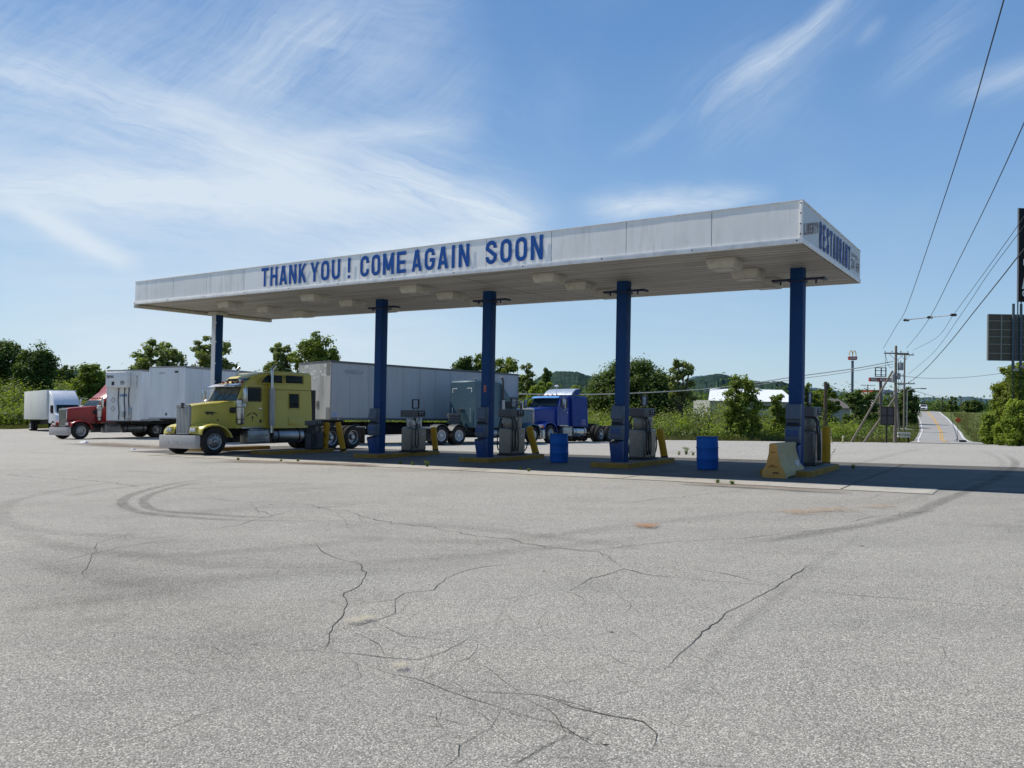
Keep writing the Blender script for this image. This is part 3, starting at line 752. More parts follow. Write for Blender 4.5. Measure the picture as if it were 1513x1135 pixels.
# ------------------------------------------------------------ shared vehicle materials
RUB = surf('tyre_rubber', (.022, .021, .020), .85, dirt=.45, dcol=(.10,.09,.075), scale=5)
CHR = surf('chrome', (.46, .47, .48), .26, metal=1, dirt=.35, dcol=(.25,.22,.18), scale=4)
ALU = surf('aluminium', (.36, .37, .38), .42, metal=1, dirt=.4, dcol=(.18,.16,.14), scale=4)
BLK = surf('black_chassis', (.018, .018, .018), .7, dirt=.4, dcol=(.07,.06,.05))
BPL = surf('black_plastic', (.02, .02, .022), .45, dirt=.2)
GRL = surf('grille_gap', (.03, .03, .03), .6)
RED = surf('red_lens', (.35, .02, .015), .25, dirt=.1); AMB = surf('amber_lens', (.6, .22, .02), .25, dirt=.1)
def glassy(name, col=(.012, .018, .020), rough=.06):
    if name in MC: return MC[name]
    m, nt, b = newmat(name); v = coords(nt)
    n1 = noise_(nt, v, 2.2, 4, .6, .6); b.inputs['Roughness'].default_value = rough
    L(nt, mixc(nt, ramp(nt, n1, [(.4, 0), (.7, 1)]), col, tuple(c*1.6+.003 for c in col)), b.inputs['Base Color'])
    b.inputs['Specular IOR Level'].default_value = .1 if name == 'tinted_glass' else .35; MC[name] = m; return m
GLS = glassy('tinted_glass'); GLW = glassy('windscreen_glass', (.03, .045, .045)); LMP = surf('headlamp_lens', (.65, .68, .68), .12, dirt=.15)
# wheels -----------------------------------------------------
def wheel(parent, x, y, z=.525, side=1, rr=.525, w=.26, rim=None, dual=False, name='wheel', dish=None):
    """axis along y; side = +1 when the outside faces +y"""
    rim = rim or ALU; s = side; dish = (.13 if dual else -.0) if dish is None else dish
    e = bpy.data.objects.new(name, None); COL.objects.link(e); e.parent = parent; e.location = (x, y, z); e.empty_display_size = .1
    key = ('w', s, rr, w, rim.name, dual)
    if key in WC:
        for src in WC[key]: copyobj(src, e)
        return e
    mb = MB()
    def tyre(c0):
        a, b = -w/2+c0, w/2+c0; r0 = .30*rr/.525
        mb.lathe([(r0, a+.03), (rr*.80, a), (rr*.93, a+.012), (rr*.985, a+.035), (rr, a+.06), (rr, (a+b)/2-.006), (rr-.014, (a+b)/2-.004), (rr-.014, (a+b)/2+.004), (rr, (a+b)/2+.006), (rr, b-.06), (rr*.985, b-.035), (rr*.93, b-.012), (rr*.80, b), (r0, b-.03)], 40, 'y', caps=False)
    tyre(-s*w/2)
    if dual: tyre(-s*(w*1.5+.06))
    t = mb.build('tyre', RUB, e, ang=30)
    mb = MB(); r0 = .305*rr/.525; k = rr/.525
    if not dual: pr = [(r0, -.03), (r0+.012, -.012), (r0-.02, -.02), (.25*k, -.035), (.235*k, .0), (.17*k, .025), (.15*k, .03), (.10*k, .032), (.095*k, .09), (.075*k, .115), (0.001, .12)]
    else: pr = [(r0, -.03), (r0+.012, -.012), (r0-.02, -.03), (.262*k, -.10), (.25*k, -.15), (.17*k, -.16), (.12*k, -.155), (.115*k, -.02), (.09*k, .01), (.001, .015)]
    mb.lathe([(r, s*(h-.0)) for r, h in pr], 32, 'y', caps=False)
    for i in range(10):
        a = 2*math.pi*i/10; r = .135*k; h = .03 if not dual else -.157
        mb.cyl((r*math.sin(a), s*(h-.004), r*math.cos(a)), (r*math.sin(a), s*(h+.028), r*math.cos(a)), .013, n=6)
    rm = mb.build('rim', rim, e, ang=30)
    mb = MB()
    for i in range(10):
        a = 2*math.pi*(i+.5)/10; r = .205*k; h = (.013 if not dual else -.1565)
        mb.cyl((r*math.sin(a), s*(h-.012), r*math.cos(a)), (r*math.sin(a), s*(h+.006), r*math.cos(a)), .027*k, n=10)
    hm = mb.build('vent_holes', GRL, e)
    WC[key] = [t, rm, hm]; return e
WC = {}
def rail(pts, r=.02, n=8): return MB().tube(pts, r, n)

def tractor(name, label, paint, o):
    """o: options. +X is the nose, origin on the ground below the front axle"""
    T = empty(name, label, 'truck'); P = paint; rim = o.get('rim', ALU); top = o['top']; sl_end = o['sleeper_end']; grp = None
    g = lambda mb, n, m=P, par=T, **k: [q.build(n, m, par, **k) for q in components(mb)][0] if n in SPLIT else mb.build(n, m, par, **k)
    # chassis
    fr_end = o['frame_end']; ax2 = o['rear_axles']
    mb = MB()
    for s in (-1, 1): mb.bb(fr_end, .45, s*.43-.045, s*.43+.045, .72, .98)
    for x in (fr_end+.05, fr_end+1.0, ax2[0]+.65, -3, -1.5, 0): mb.bb(x-.05, x+.05, -.38, .38, .75, .93)
    mb.cyl((0,-1.0,.5), (0,1.0,.5), .06, n=10)
    for x in ax2: mb.cyl((x,-1.0,.525), (x,1.0,.525), .085, n=10); mb.lathe([(.02,-.25),(.2,-.18),(.22,0),(.2,.18),(.02,.25)], 12, 'x', (x,0,.55))
    mb.bb(-1.05, .35, -.36, .36, .55, 1.2)
    g(mb, 'chassis', BLK, bevel=.008)
    # front wheels, rear duals
    for s in (1, -1): wheel(T, 0, s*1.21, side=s, rim=rim)
    for x in ax2:
        for s in (1, -1): wheel(T, x, s*1.22, side=s, rim=rim, dual=True)
    # hood
    slope = o.get('slope', False); hz0, hz1 = o.get('hood', (1.90, 2.08)); hx = .50 if not slope else .62
    def hs(x, hw, zb, zt, rd=.10):
        q = [(x, hw, zb), (x, hw, zt-rd*1.4)] + [(x, hw-rd+rd*math.cos(R(a)), zt-rd+rd*math.sin(R(a))) for a in (15, 35, 60, 85)] + [(x, hw*.35, zt+.012), (x, 0, zt+.02)]
        return [(a, -b, c) for a, b, c in q][:-1] + q[::-1]
    secs = [hs(hx, .43 if not slope else .52, .95, hz0-.03), hs(hx-.06, .47 if not slope else .56, .93, hz0), hs(.1, .53 if not slope else .64, .95, lerp(hz0, hz1, .3)), hs(-.4, .60 if not slope else .74, 1.0, lerp(hz0, hz1, .6)), hs(-1.18, .78 if not slope else .86, 1.0, hz1)]
    g(MB().loft(secs), 'hood', ang=45)
    mb = MB()       # side vent, hood latch, seam
    for s in (1, -1):
        mb.bb(-.52, -.50, s*.62, s*.655, 1.30, 1.36)
    g(mb, 'hood_latch', BPL)
    # fenders
    def arch(par, s):
        mb = MB(); secs = []
        path = [(.62, .80, 0), (.60, .93, 0), (.52, 1.05, 0), (.33, 1.14, 0), (.10, 1.185, 0), (-.15, 1.175, 0), (-.38, 1.11, 0), (-.58, .99, 0), (-.72, .84, 0), (-.82, .66, 0)]
        if slope: path = [(.72, .66, 0), (.70, .92, 0), (.56, 1.12, 0), (.33, 1.20, 0), (.10, 1.235, 0), (-.15, 1.225, 0), (-.38, 1.15, 0), (-.56, 1.02, 0), (-.68, .86, 0), (-.76, .62, 0)]
        for i, (x, z, _) in enumerate(path):
            a = path[max(0, i-1)]; b = path[min(len(path)-1, i+1)]; d = Vector((b[0]-a[0], b[1]-a[1])).normalized(); nrm = Vector((-d.y, d.x))*-1
            if nrm.y < 0 and abs(d.x) > .3: nrm = -nrm
            nx, nz = (x-0), (z-.55); l = math.hypot(nx, nz); nx /= l; nz /= l; yi = s*.50; yo = s*1.23
            lift = .05 if i in (3,4,5) else .02
            secs.append([(x+nx*0, yi, z+nz*lift+.05), (x, s*.9, z+nz*.03), (x, yo-s*.06, z), (x-nx*.02, yo-s*.01, z-nz*.02), (x-nx*.07, yo, z-nz*.07), (x-nx*.085, yo-s*.02, z-nz*.07), (x-nx*.04, yo-s*.05, z-nz*.04), (x-nx*.04, s*.9, z-nz*.03), (x-nx*.04, yi, z)])
        return g(mb.loft(secs), 'fender', par=par, ang=50)
    for s in (1, -1):
        f = arch(T, s)
        y0, y1 = .60, .96
        if not slope:
            mb = MB(); mb.bb(.42, .66, s*y0, s*y1, .86, 1.08); hb = g(mb, 'headlight', P, bevel=.03)
            mb = MB()
            for k in (0, 1): mb.bb(.655, .672, s*(y0+.03+k*.16), s*(y0+.03+k*.16+.13), .91, 1.03)
            g(mb, 'lens', LMP, hb, bevel=.01); mb = MB(); mb.bb(.648, .664, s*(y0+.005), s*(y1-.005), .885, 1.055); g(mb, 'bezel', CHR, hb)
        else:
            mb = MB(); mb.bb(.60, .735, s*.72, s*1.14, .84, 1.0); hb = g(mb, 'headlight', CHR, bevel=.02); mb = MB(); mb.bb(.72, .745, s*.75, s*1.02, .865, .975); g(mb, 'lens', LMP, hb, bevel=.01); mb = MB(); mb.bb(.66, .742, s*1.03, s*1.15, .865, .975); g(mb, 'turn_signal', AMB, hb, bevel=.01)
    # grille
    gw, gz0, gz1 = o.get('grille', (.42, .80, 1.93)); gx = hx+.02
    mb = MB(); mb.bb(gx-.02, gx+.012, -gw+.03, gw-.03, gz0+.03, gz1-.05); G_ = g(mb, 'grille', GRL)
    mb = MB()
    for s in (1, -1): mb.bb(gx-.02, gx+.045, s*gw-.018, s*gw+.018, gz0, gz1-.06)
    mb.bb(gx-.02, gx+.075, -gw, gw, gz0-.02, gz0+.03)
    top_ = [(gx-.02, -gw-.03, gz1-.08), (gx-.02, -gw+.04, gz1-.005), (gx-.02, 0, gz1+.03), (gx-.02, gw-.04, gz1-.005), (gx-.02, gw+.03, gz1-.08), (gx-.02, gw-.05, gz1-.10), (gx-.02, -gw+.05, gz1-.10)]
    mb.loft([top_, [(x+.09, y, z) for x, y, z in top_]]); g(mb, 'grille_surround', o.get('surround', CHR), G_, bevel=.006)
    mb = MB(); nb = max(7, o.get('bars', 11)-3)
    if not slope:
        for i in range(nb):
            y = -gw+.06 + (2*gw-.12)*i/(nb-1); mb.bb(gx+.012, gx+.06, y-.02, y+.02, gz0+.03, gz1-.10)
    else:
        for i in range(14):
            z = gz0+.06+(gz1-gz0-.2)*i/13; mb.bb(gx, gx+.045, -gw+.03, gw-.03, z-.014, z+.014)
        for i in range(9): y = -gw+.08+(2*gw-.16)*i/8; mb.bb(gx, gx+.04, y-.008, y+.008, gz0+.03, gz1-.11)
    g(mb, 'grille_bars', o.get('bar_mat', CHR), G_)
    if o.get('badge'):
        mb = MB(); mb.bb(gx+.03, gx+.10, -.045, .045, gz1-.14, gz1+.06); mb.loft([[(gx+.09,-.12,gz1+.06),(gx+.09,.12,gz1+.06),(gx+.09,.03,gz1-.02),(gx+.09,-.03,gz1-.02)],[(gx+.05,-.12,gz1+.06),(gx+.05,.12,gz1+.06),(gx+.05,.03,gz1-.02),(gx+.05,-.03,gz1-.02)]]); g(mb, 'hood_ornament', BPL, G_)
    # bumper
    bz0, bz1 = o.get('bumper', (.26, .76))
    bx = .84 if not slope else .86
    sec = lambda y, dx: [(bx+dx, y, bz0), (bx+.02+dx, y, bz0+.05), (bx+.02+dx, y, bz1-.05), (bx+dx, y, bz1), (bx-.05+dx, y, bz1), (bx-.05+dx, y, bz0)]
    mb = MB(); mb.loft([sec(-1.22, -.16), sec(-1.17, -.05), sec(-.9, 0), sec(.9, 0), sec(1.17, -.05), sec(1.22, -.16)])
    B_ = g(mb, 'bumper', o.get('bumper_mat', CHR), ang=40)
    mb = MB()
    for s in (1, -1): mb.bb(bx+.018, bx+.03, s*.45-.04, s*.45+.04, bz0+.16, bz0+.26)
    mb.bb(bx+.018, bx+.03, -.16, .16, bz0+.14, bz0+.28); g(mb, 'plate_and_hooks', surf('plate_grey', (.35,.35,.34), .5), B_)
    # cab
    cw = .98; cz1 = o.get('cab_top', 2.80)
    prof = [(-1.12, 1.0), (-1.14, hz1+.0), (-1.46, cz1-.12), (-1.60, cz1-.02), (-1.75, cz1), (-2.64, cz1+.01), (-2.64, 1.0)]
    mb = MB(); secs = []
    for y in (-cw, -cw+.05, cw-.05, cw):
        ed = abs(y) > cw-.02
        secs.append([(x*(1) + (-.02 if ed and i in (1,2,3) else 0), y - (.06 if z > hz1+.3 else 0)*(1 if y > 0 else -1), z-(.05 if ed and z > cz1-.15 else 0)) for i, (x, z) in enumerate(prof)])
    cab = g(mb.loft(secs), 'cab', ang=40)
    # windscreen (two panes) lying 6 mm proud of the sloped face
    def onface(t, y, off): 
        a = Vector((-1.14, 0, hz1)); b = Vector((-1.46, 0, cz1-.12)); n = Vector((b.z-a.z, 0, -(b.x-a.x))).normalized(); q = a.lerp(b, t)+n*off; return (q.x, y, q.z)
    mb = MB(); mb.loft([[onface(.02,-.90,.004), onface(.02,.90,.004), onface(.98,.84,.004), onface(.98,-.84,.004)], [onface(.02,-.90,.012), onface(.02,.90,.012), onface(.98,.84,.012), onface(.98,-.84,.012)]]); g(mb, 'windscreen_seal', BPL, cab)
    mb = MB()
    for s in (1, -1): mb.loft([[onface(.08,s*.022,.010), onface(.08,s*.85,.010), onface(.93,s*.79,.010), onface(.93,s*.022,.010)], [onface(.08,s*.022,.017), onface(.08,s*.85,.017), onface(.93,s*.79,.017), onface(.93,s*.022,.017)]])
    g(mb, 'windscreen', GLW, cab, smooth=False)
    mb = MB()
    for s in (.1, -.55): mb.tube([onface(.02, s, .03), onface(.5, s+.34, .03)], .008, 5)
    g(mb, 'wiper', BPL, cab)
    # doors
    for s in (1, -1):
        yy = s*(cw+.0); mb = MB()
        mb.loft([[(-1.40, yy, 1.06), (-2.36, yy, 1.06), (-2.36, yy, hz1-.02), (-1.32, yy, hz1-.02)], [(-1.40, yy+s*.012, 1.06), (-2.36, yy+s*.012, 1.06), (-2.36, yy+s*.012, hz1-.02), (-1.32, yy+s*.012, hz1-.02)]])
        d = g(mb, 'door', P, bevel=.004, seg=1)
        mb = MB(); y2 = s*(cw-.045); mb.loft([[(-1.52, y2, hz1+.03), (-2.26, y2, hz1+.03), (-2.26, y2-s*.02, cz1-.22), (-1.70, y2-s*.02, cz1-.22)], [(-1.52, y2+s*.03, hz1+.03), (-2.26, y2+s*.03, hz1+.03), (-2.26, y2+s*.02, cz1-.22), (-1.70, y2+s*.02, cz1-.22)]]); g(mb, 'window', GLS, d, smooth=False)
        mb = MB(); mb.tube([(-1.50, y2+s*.035, hz1+.01), (-2.29, y2+s*.035, hz1+.01), (-2.29, y2+s*.02, cz1-.19), (-1.69, y2+s*.02, cz1-.19), (-1.50, y2+s*.035, hz1+.01)], .016, 6); g(mb, 'window_frame', BPL, d)
        mb = MB(); mb.bb(-2.30, -2.14, yy+s*.012, yy+s*.035, 1.78, 1.82); g(mb, 'handle', CHR, d)
        mb = MB(); mb.bb(-1.36, -2.36, yy-s*.01, yy+s*.02, .99, 1.05); g(mb, 'sill', CHR, T)
    # visor and marker lights
    if o.get('visor', True):
        mb = MB(); a = [(-1.36, -.93, cz1-.16), (-1.08, -.90, cz1-.19), (-1.04, 0, cz1-.17), (-1.08, .90, cz1-.19), (-1.36, .93, cz1-.16), (-1.42, .9, cz1-.06), (-1.42, -.9, cz1-.06)]
        mb.loft([a, [(x, y, z+.02) for x, y, z in a]]); g(mb, 'visor', o.get('visor_mat', CHR), cab, bevel=.004)
    for y in (-.62, -.32, 0, .32, .62):
        mb = MB(); mb.lathe([(.05, 0), (.05, .05), (.03, .085), (.005, .09)], 10, 'z', (-1.62, y, cz1-.01)); g(mb, 'marker_light', AMB if not o.get('red_markers') else RED, cab)
    for s in ((1, -1) if o.get('horn') else ()):
        mb = MB(); mb.tube([(-2.1, s*.5, cz1+.05), (-1.75, s*.5, cz1+.08), (-1.60, s*.5, cz1+.08)], .03, 8, rs=[.02, .025, .07]); g(mb, 'horn', CHR, cab)
    # sleeper
    if o['sleeper'] == 'aero':
        pr = [(-2.66, .98), (-2.66, cz1-.3), (-1.72, cz1+.0), (-1.95, cz1+.20), (-2.25, top-.20), (-2.75, top-.05), (-3.2, top), (sl_end+.04, top-.02), (sl_end, top-.08), (sl_end, .98)]
        pr = [(-2.66, .98), (-2.66, cz1-.02), (-1.68, cz1+.005), (-1.95, cz1+.18), (-2.30, top-.18), (-2.75, top-.05), (-3.2, top), (sl_end+.04, top-.02), (sl_end, top-.08), (sl_end, .98)]
    elif o['sleeper'] == 'high':
        pr = [(-2.66, .98), (-2.66, cz1-.02), (-1.62, cz1+.005), (-1.75, cz1+.12), (-2.2, cz1+.42), (-2.7, top-.06), (-3.1, top), (sl_end+.1, top), (sl_end, top-.1), (sl_end, .98)]
    else: pr = [(-2.66, .98), (-2.66, top-.03), (-2.72, top), (sl_end+.04, top-.01), (sl_end, top-.05), (sl_end, .98)]
    sw = 1.14; secs = []
    for k, (y, ins) in enumerate([(-sw, .07), (-sw+.16, .0), (sw-.16, .0), (sw, .07)]):
        secs.append([(x, y*(.93 if z > 2.7 and k in (0,3) else 1)*(.86 if x > -2.0 else 1), z-(ins if z > top-.4 or (x > -2.6 and z > cz1) else 0)) for x, z in pr])
    sp = g(MB().loft(secs), 'sleeper', o.get('sleeper_mat', P), ang=40)
    yw = sw+.004
    def sw_win(x0, x1, z0, z1, nm='sleeper_window', sk=0, pinch=0):
        for s in (1, -1):
            mb = MB(); q = [(x0, z0), (x1, z0+pinch), (x1, z1), (x0-sk, z1)]; yz = lambda z: sw*(1-.07*(z-.98)/(top-.15-.98))+.006; y = s*yz((z0+z1)/2)
            mb.loft([[(x, s*(yz(z)-.03), z) for x, z in q], [(x, s*(yz(z)+.006), z) for x, z in q]]); w_ = g(mb, nm, GLS, sp, bevel=.03, seg=3)
            e = .04; q2 = [(x0+e, z0-e), (x1-e, z0+pinch-e), (x1-e, z1+e), (x0-sk+e, z1+e)]
            mb = MB(); mb.tube([(x, s*(yz(z)+.003), z) for x, z in q2+[q2[0]]], .016, 6); g(mb, 'window_frame', P if not o.get('chrome_frames') else CHR, w_)
    if o['sleeper'] == 'aero': sw_win(-2.14, -3.26, cz1+.02, top-.19, sk=.40); sw_win(-3.45, -4.35, cz1+.03, top-.17)
    if o.get('side_window', True): sw_win(-3.62, -4.12, 1.82, 2.42)
    mb = MB()
    for s in (1, -1):
        y = s*sw; mb.bb(-3.55, -4.25, y, y+s*.012, 1.08, 1.42)
    if o.get('hatch', True): g(mb, 'luggage_door', P, sp, bevel=.02, seg=2)
    mb = MB()
    for s in (1, -1): mb.bb(-2.66, sl_end, s*(sw-.002), s*(sw+.006), cz1-.27, cz1-.255)
    if o['sleeper'] == 'aero': g(mb, 'seam', BPL, sp)
    if o['sleeper'] == 'aero':
        mb = MB()
        for s in (1, -1): mb.loft([[(-1.80, s*.08, cz1+.075), (-1.80, s*.72, cz1+.075), (-1.93, s*.70, cz1+.172), (-1.93, s*.08, cz1+.172)], [(-1.79, s*.08, cz1+.095), (-1.79, s*.72, cz1+.095), (-1.92, s*.70, cz1+.192), (-1.92, s*.08, cz1+.192)]])
        g(mb, 'roof_window', GLS, sp)
    # fairing panel on the gap
    mb = MB()
    for s in (1, -1): mb.bb(sl_end-.22, sl_end-.0, s*(sw-.06), s*(sw-.03), 1.15, top-.75)
    if o['sleeper'] == 'aero': g(mb, 'side_extender', BPL)
    # tanks, steps, air cleaners, stacks
    for s in (1, -1):
        mb = MB(); mb.cyl((-2.80, s*.86, .66), (-4.40, s*.86, .66), .30, n=28); t_ = g(mb, 'fuel_tank', ALU if not o.get('chrome_tank') else CHR, bevel=.02)
        mb = MB()
        for x in (-3.05, -4.15): mb.lathe([(.306, -.03), (.306, .03), (.300, .03), (.300, -.03)], 28, 'x', (x, s*.86, .66), caps=False)
        g(mb, 'tank_strap', BPL, t_)
        mb = MB(); mb.bb(-1.55, -2.60, s*.62, s*1.14, .38, .92); st = g(mb, 'battery_box', ALU, bevel=.03)
        mb = MB()
        for z in (.46, .70, .93): mb.bb(-1.58, -2.56, s*1.10, s*1.19, z, z+.025)
        g(mb, 'step', CHR, st)
    if o.get('air_cleaner', True):
        for s in (1, -1):
            mb = MB(); cx, cy = -1.22, s*1.06
            mb.lathe([(.06, 1.14), (.15, 1.18), (.17, 1.24), (.17, 1.95), (.18, 1.955), (.18, 1.99), (.17, 2.0), (.17, 2.10), (.12, 2.16), (.02, 2.18)], 24, 'z', (cx, cy, 0)); a_ = g(mb, 'air_cleaner', CHR)
            mb = MB(); mb.cyl((cx+.02, cy-s*.1, 1.72), (cx+.20, s*.72, 1.72), .11, n=14); 
            for z in (1.36, 1.84): mb.lathe([(.174, -.015), (.176, 0), (.174, .015)], 24, 'z', (cx, cy, z), caps=False)
            g(mb, 'intake_duct', BPL, a_)
    if o.get('stacks', True):
        for s in (1, -1):
            x, y = -2.66, s*1.17; zt = o.get('stack_top', top+.34); mb = MB()
            mb.tube([(x, y, .80), (x, y, zt-.22), (x-.01, y, zt-.12), (x-.07, y, zt-.03), (x-.15, y, zt+.05)], .065, 14); st = g(mb, 'exhaust_stack', o.get('stack_mat', CHR))
            mb = MB(); mb.cyl((x, y, 1.10), (x, y, 2.62), .125, n=18); g(mb, 'heat_shield', surf('perforated_shield', (.40,.40,.41), .4, metal=1, bmp=1, bscale=60, dirt=.3), st)
    # mirrors
    for s in (1, -1):
        mx, my = -1.22, s*1.36; mb = MB(); mb.bb(mx-.05, mx+.03, my-.11, my+.11, 2.00, 2.58); mi = g(mb, 'mirror', CHR, bevel=.03)
        mb = MB(); mb.tube([(-1.5, s*.93, 2.62), (mx, my, 2.66), (mx, my, 2.58)], .014, 6); mb.tube([(-1.45, s*.98, 1.98), (mx, my, 1.94), (mx, my, 2.0)], .014, 6)
        mb.lathe([(.01, -.03), (.07, -.01), (.09, .02), (.01, .035)], 14, 'x', (mx, my, 1.88)); g(mb, 'mirror_arm', CHR, mi)
    # tail of the frame
    mb = MB(); x5 = sum(ax2)/2+.1
    mb.lathe([(.02, 1.10), (.42, 1.10), (.45, 1.13), (.45, 1.16), (.02, 1.17)], 24, 'z', (x5, 0, 0)); mb.bb(x5-.75, x5, -.42, -.18, 1.06, 1.12); mb.bb(x5-.75, x5, .18, .42, 1.06, 1.12); mb.bb(x5-.3, x5+.3, -.45, .45, .98, 1.09); g(mb, 'fifth_wheel', BLK, bevel=.01)
    for s in (1, -1):
        for x in (ax2 if o.get('rear_fenders') else ()):
            mb = MB(); secs = []
            for a in range(25, 156, 13):
                q = R(a); secs.append([(x+.60*math.cos(q), s*.64, .53+.60*math.sin(q)), (x+.60*math.cos(q), s*1.26, .53+.60*math.sin(q)), (x+.62*math.cos(q), s*1.26, .53+.62*math.sin(q)), (x+.62*math.cos(q), s*.64, .53+.62*math.sin(q))])
            mb.loft(secs); g(mb, 'rear_fender', o.get('fender_mat', P), ang=50)
        mb = MB(); mb.bb(fr_end+.08, fr_end+.10, s*.62, s*1.24, .22, .95); g(mb, 'mud_flap', BPL)
    mb = MB(); mb.bb(fr_end-.02, fr_end+.06, -1.22, 1.22, .90, 1.0); tb = g(mb, 'tail_bar', ALU, bevel=.01)
    for s in (1, -1):
        mb = MB()
        for k in (.55, .70): mb.cyl((fr_end-.02, s*k, .84), (fr_end-.05, s*k, .84), .055, n=14)
        g(mb, 'tail_light', RED, tb)
    mb = MB(); mb.bb(sl_end-.95, sl_end-.05, -.44, .44, .985, 1.01); g(mb, 'deck_plate', ALU)
    mb = MB()
    for k, y in enumerate((-.08, 0, .08)): mb.tube([(sl_end-.02, y, 2.05), (sl_end-.25, y*2, 1.95), (sl_end-.42, y*3, 1.5), (sl_end-.5, y*2, 1.15), (sl_end-.6, y, 1.05)], .022, 8)
    g(mb, 'air_line', BPL)
    mb = MB(); mb.bb(sl_end-.05, sl_end, -.20, .20, 2.02, 2.07); g(mb, 'hose_hanger', CHR)
    return T
def decal(parent, name, m, fn, items):
    mb = MB()
    for (txt, x0, x1, z0, z1) in items: letters(txt, x0, x1, z0, z1, fn, mb=mb, th=.18)
    return mb.build(name, m, parent, smooth=False)

YEL = surf('yellow_truck_paint', (.54, .455, .080), .32, dirt=.22, dcol=(.20,.17,.07), coat=.4, scale=1.6)
# front axle position of the yellow tractor: measured wheel contact, moved inboard to the centre line
def line_at(px, D): p = pt(px, 590, D); return Vector((p.x, p.y))
BANG = math.atan2(BD[1], BD[0])
def park(T, outer, ang, half=1.21, side=1, sc=1):
    """outer: ground point below the outer face of the front tyre that faces the camera"""
    l = Vector((-math.sin(ang), math.cos(ang))); c = outer - l*half*side*sc; place(T, c.x, c.y, ang); T.matrix_world = T.matrix_world @ Matrix.Scale(sc, 4); return T
yt = tractor('semi_tractor', 'yellow long-nose semi truck with a chrome grille parked under the left end of the canopy', YEL,
   dict(top=3.36, cab_top=2.84, sleeper='aero', sleeper_end=-4.82, frame_end=-8.0, rear_axles=(-5.9, -7.2), badge=True, horn=True, bar_mat=surf('dull_bars', (.42,.42,.41), .45, metal=.2, dirt=.1), surround=surf('dull_surround', (.30,.30,.29), .4, metal=.5, dirt=.2), visor_mat=surf('stainless_visor', (.7,.7,.74), .25, metal=1, dirt=.1), red_markers=True, bars=12, stack_top=3.52, bumper_mat=surf('worn_bumper', (.42,.40,.385), .5, metal=.25, dirt=.5, dcol=(.2,.17,.14), scale=3)))
DKL = surf('dark_decal', (.03, .03, .03), .5, dirt=.3)
dfn = lambda yy: (lambda x, z, off: (-x, yy+off, z))
d_ = MB(); fn = dfn(.995+.0)
for i, ch in enumerate('LOADED RIVER'):      # small arched company line over an emblem on the door
    a = R(150 - i*120/11); q = MB(); 
    cx, cz = 1.86+.27*-math.cos(a)*1, 1.38+.22*math.sin(a)
    letters(ch, cx-.018, cx+.018, cz-.03, cz+.04, dfn(.995), mb=d_, th=.22) if ch != ' ' else None
d_.build('door_lettering', DKL, yt, smooth=False)
mb = MB(); mb.loft([[(-1.86+.05*math.cos(a), .9955, 1.43+.045*math.sin(a)) for a in [2*math.pi*k/10 for k in range(10)]], [(-1.86+.05*math.cos(a), .999, 1.43+.045*math.sin(a)) for a in [2*math.pi*k/10 for k in range(10)]]]); mb.bb(-1.87, -1.85, .9955, .999, 1.26, 1.40); mb.bb(-2.30, -2.20, .9955, .999, 1.22, 1.34); mb.build('door_emblem', DKL, yt)
hn = MB(); 
def hoodside(x): return lerp(.53, .60, (-x+.1)/.5)
pts = [(.02,1.60),(-.05,1.66),(-.15,1.66),(-.3,1.65),(-.42,1.63),(-.52,1.58),(-.40,1.60),(-.30,1.58),(-.33,1.50),(-.22,1.57),(-.15,1.57),(-.12,1.52),(-.05,1.58)]
hn.add([(x, hoodside(x)+.02, z) for x, z in pts], [tuple(range(len(pts)))]); hn.build('hood_emblem', DKL, yt, smooth=False, fix=False)
park(yt, line_at(319, 30.2), BANG+math.pi, sc=1.03)

# red tractor
REDP = surf('red_truck_paint', (.27, .012, .014), .36, dirt=.25, dcol=(.16,.06,.05), coat=.4, scale=1.6)
rt = tractor('semi_tractor', 'red long-nose semi truck with white stripes below its cab, coupled to a white refrigerated trailer', REDP,
   dict(top=3.72, cab_top=2.62, sleeper='high', sleeper_end=-4.2, frame_end=-7.6, rear_axles=(-5.1, -6.4), side_window=False, hatch=False, visor=False, stacks=False, stack_top=3.3, hood=(1.95, 2.1), grille=(.44, .82, 1.95), bars=14, bumper_mat=surf('worn_bumper', (.5,.49,.47), .5)))
park(rt, line_at(121, 51.5), BANG+math.pi, sc=1.06)
# royal blue tractor
BLU = surf('royal_blue_truck_paint', (.004, .024, .20), .30, dirt=.10, dcol=(.03,.05,.2), coat=.25, scale=1.5)
BLU2 = surf('sleeper_blue_paint', (.004, .030, .17), .6, dirt=.08, dcol=(.01,.03,.12))
bt = tractor('semi_tractor', 'royal blue semi truck with a silver roof wing standing in the sun behind the canopy', BLU,
   dict(top=2.86, cab_top=2.82, sleeper='flat', sleeper_end=-4.6, frame_end=-8.2, rear_axles=(-6.2, -7.5), slope=True, stacks=False, air_cleaner=False, visor_mat=surf('sky_blue_visor', (.10,.30,.62), .3), side_window=False, sleeper_mat=BLU2, rear_fenders=False, hood=(1.98, 2.12), grille=(.46, .80, 1.98), chrome_tank=True, bar_mat=surf('bright_bars', (.6,.6,.6), .4, metal=.2), surround=surf('bright_bars', (.6,.6,.6), .4, metal=.2)))
mb = MB(); a = []
secs = []
for y in (-1.0, 1.0):
    secs.append([(-2.75, y, 2.90), (-2.95, y, 3.10), (-3.3, y, 3.26), (-3.75, y, 3.32), (-3.75, y, 3.28), (-3.3, y, 3.21), (-2.98, y, 3.05), (-2.82, y, 2.90)])
mb.loft(secs); rw = mb.build('roof_wing', surf('silver_wing', (.62, .66, .70), .25, metal=.6, dirt=.15), bt, ang=50)
mb = MB()
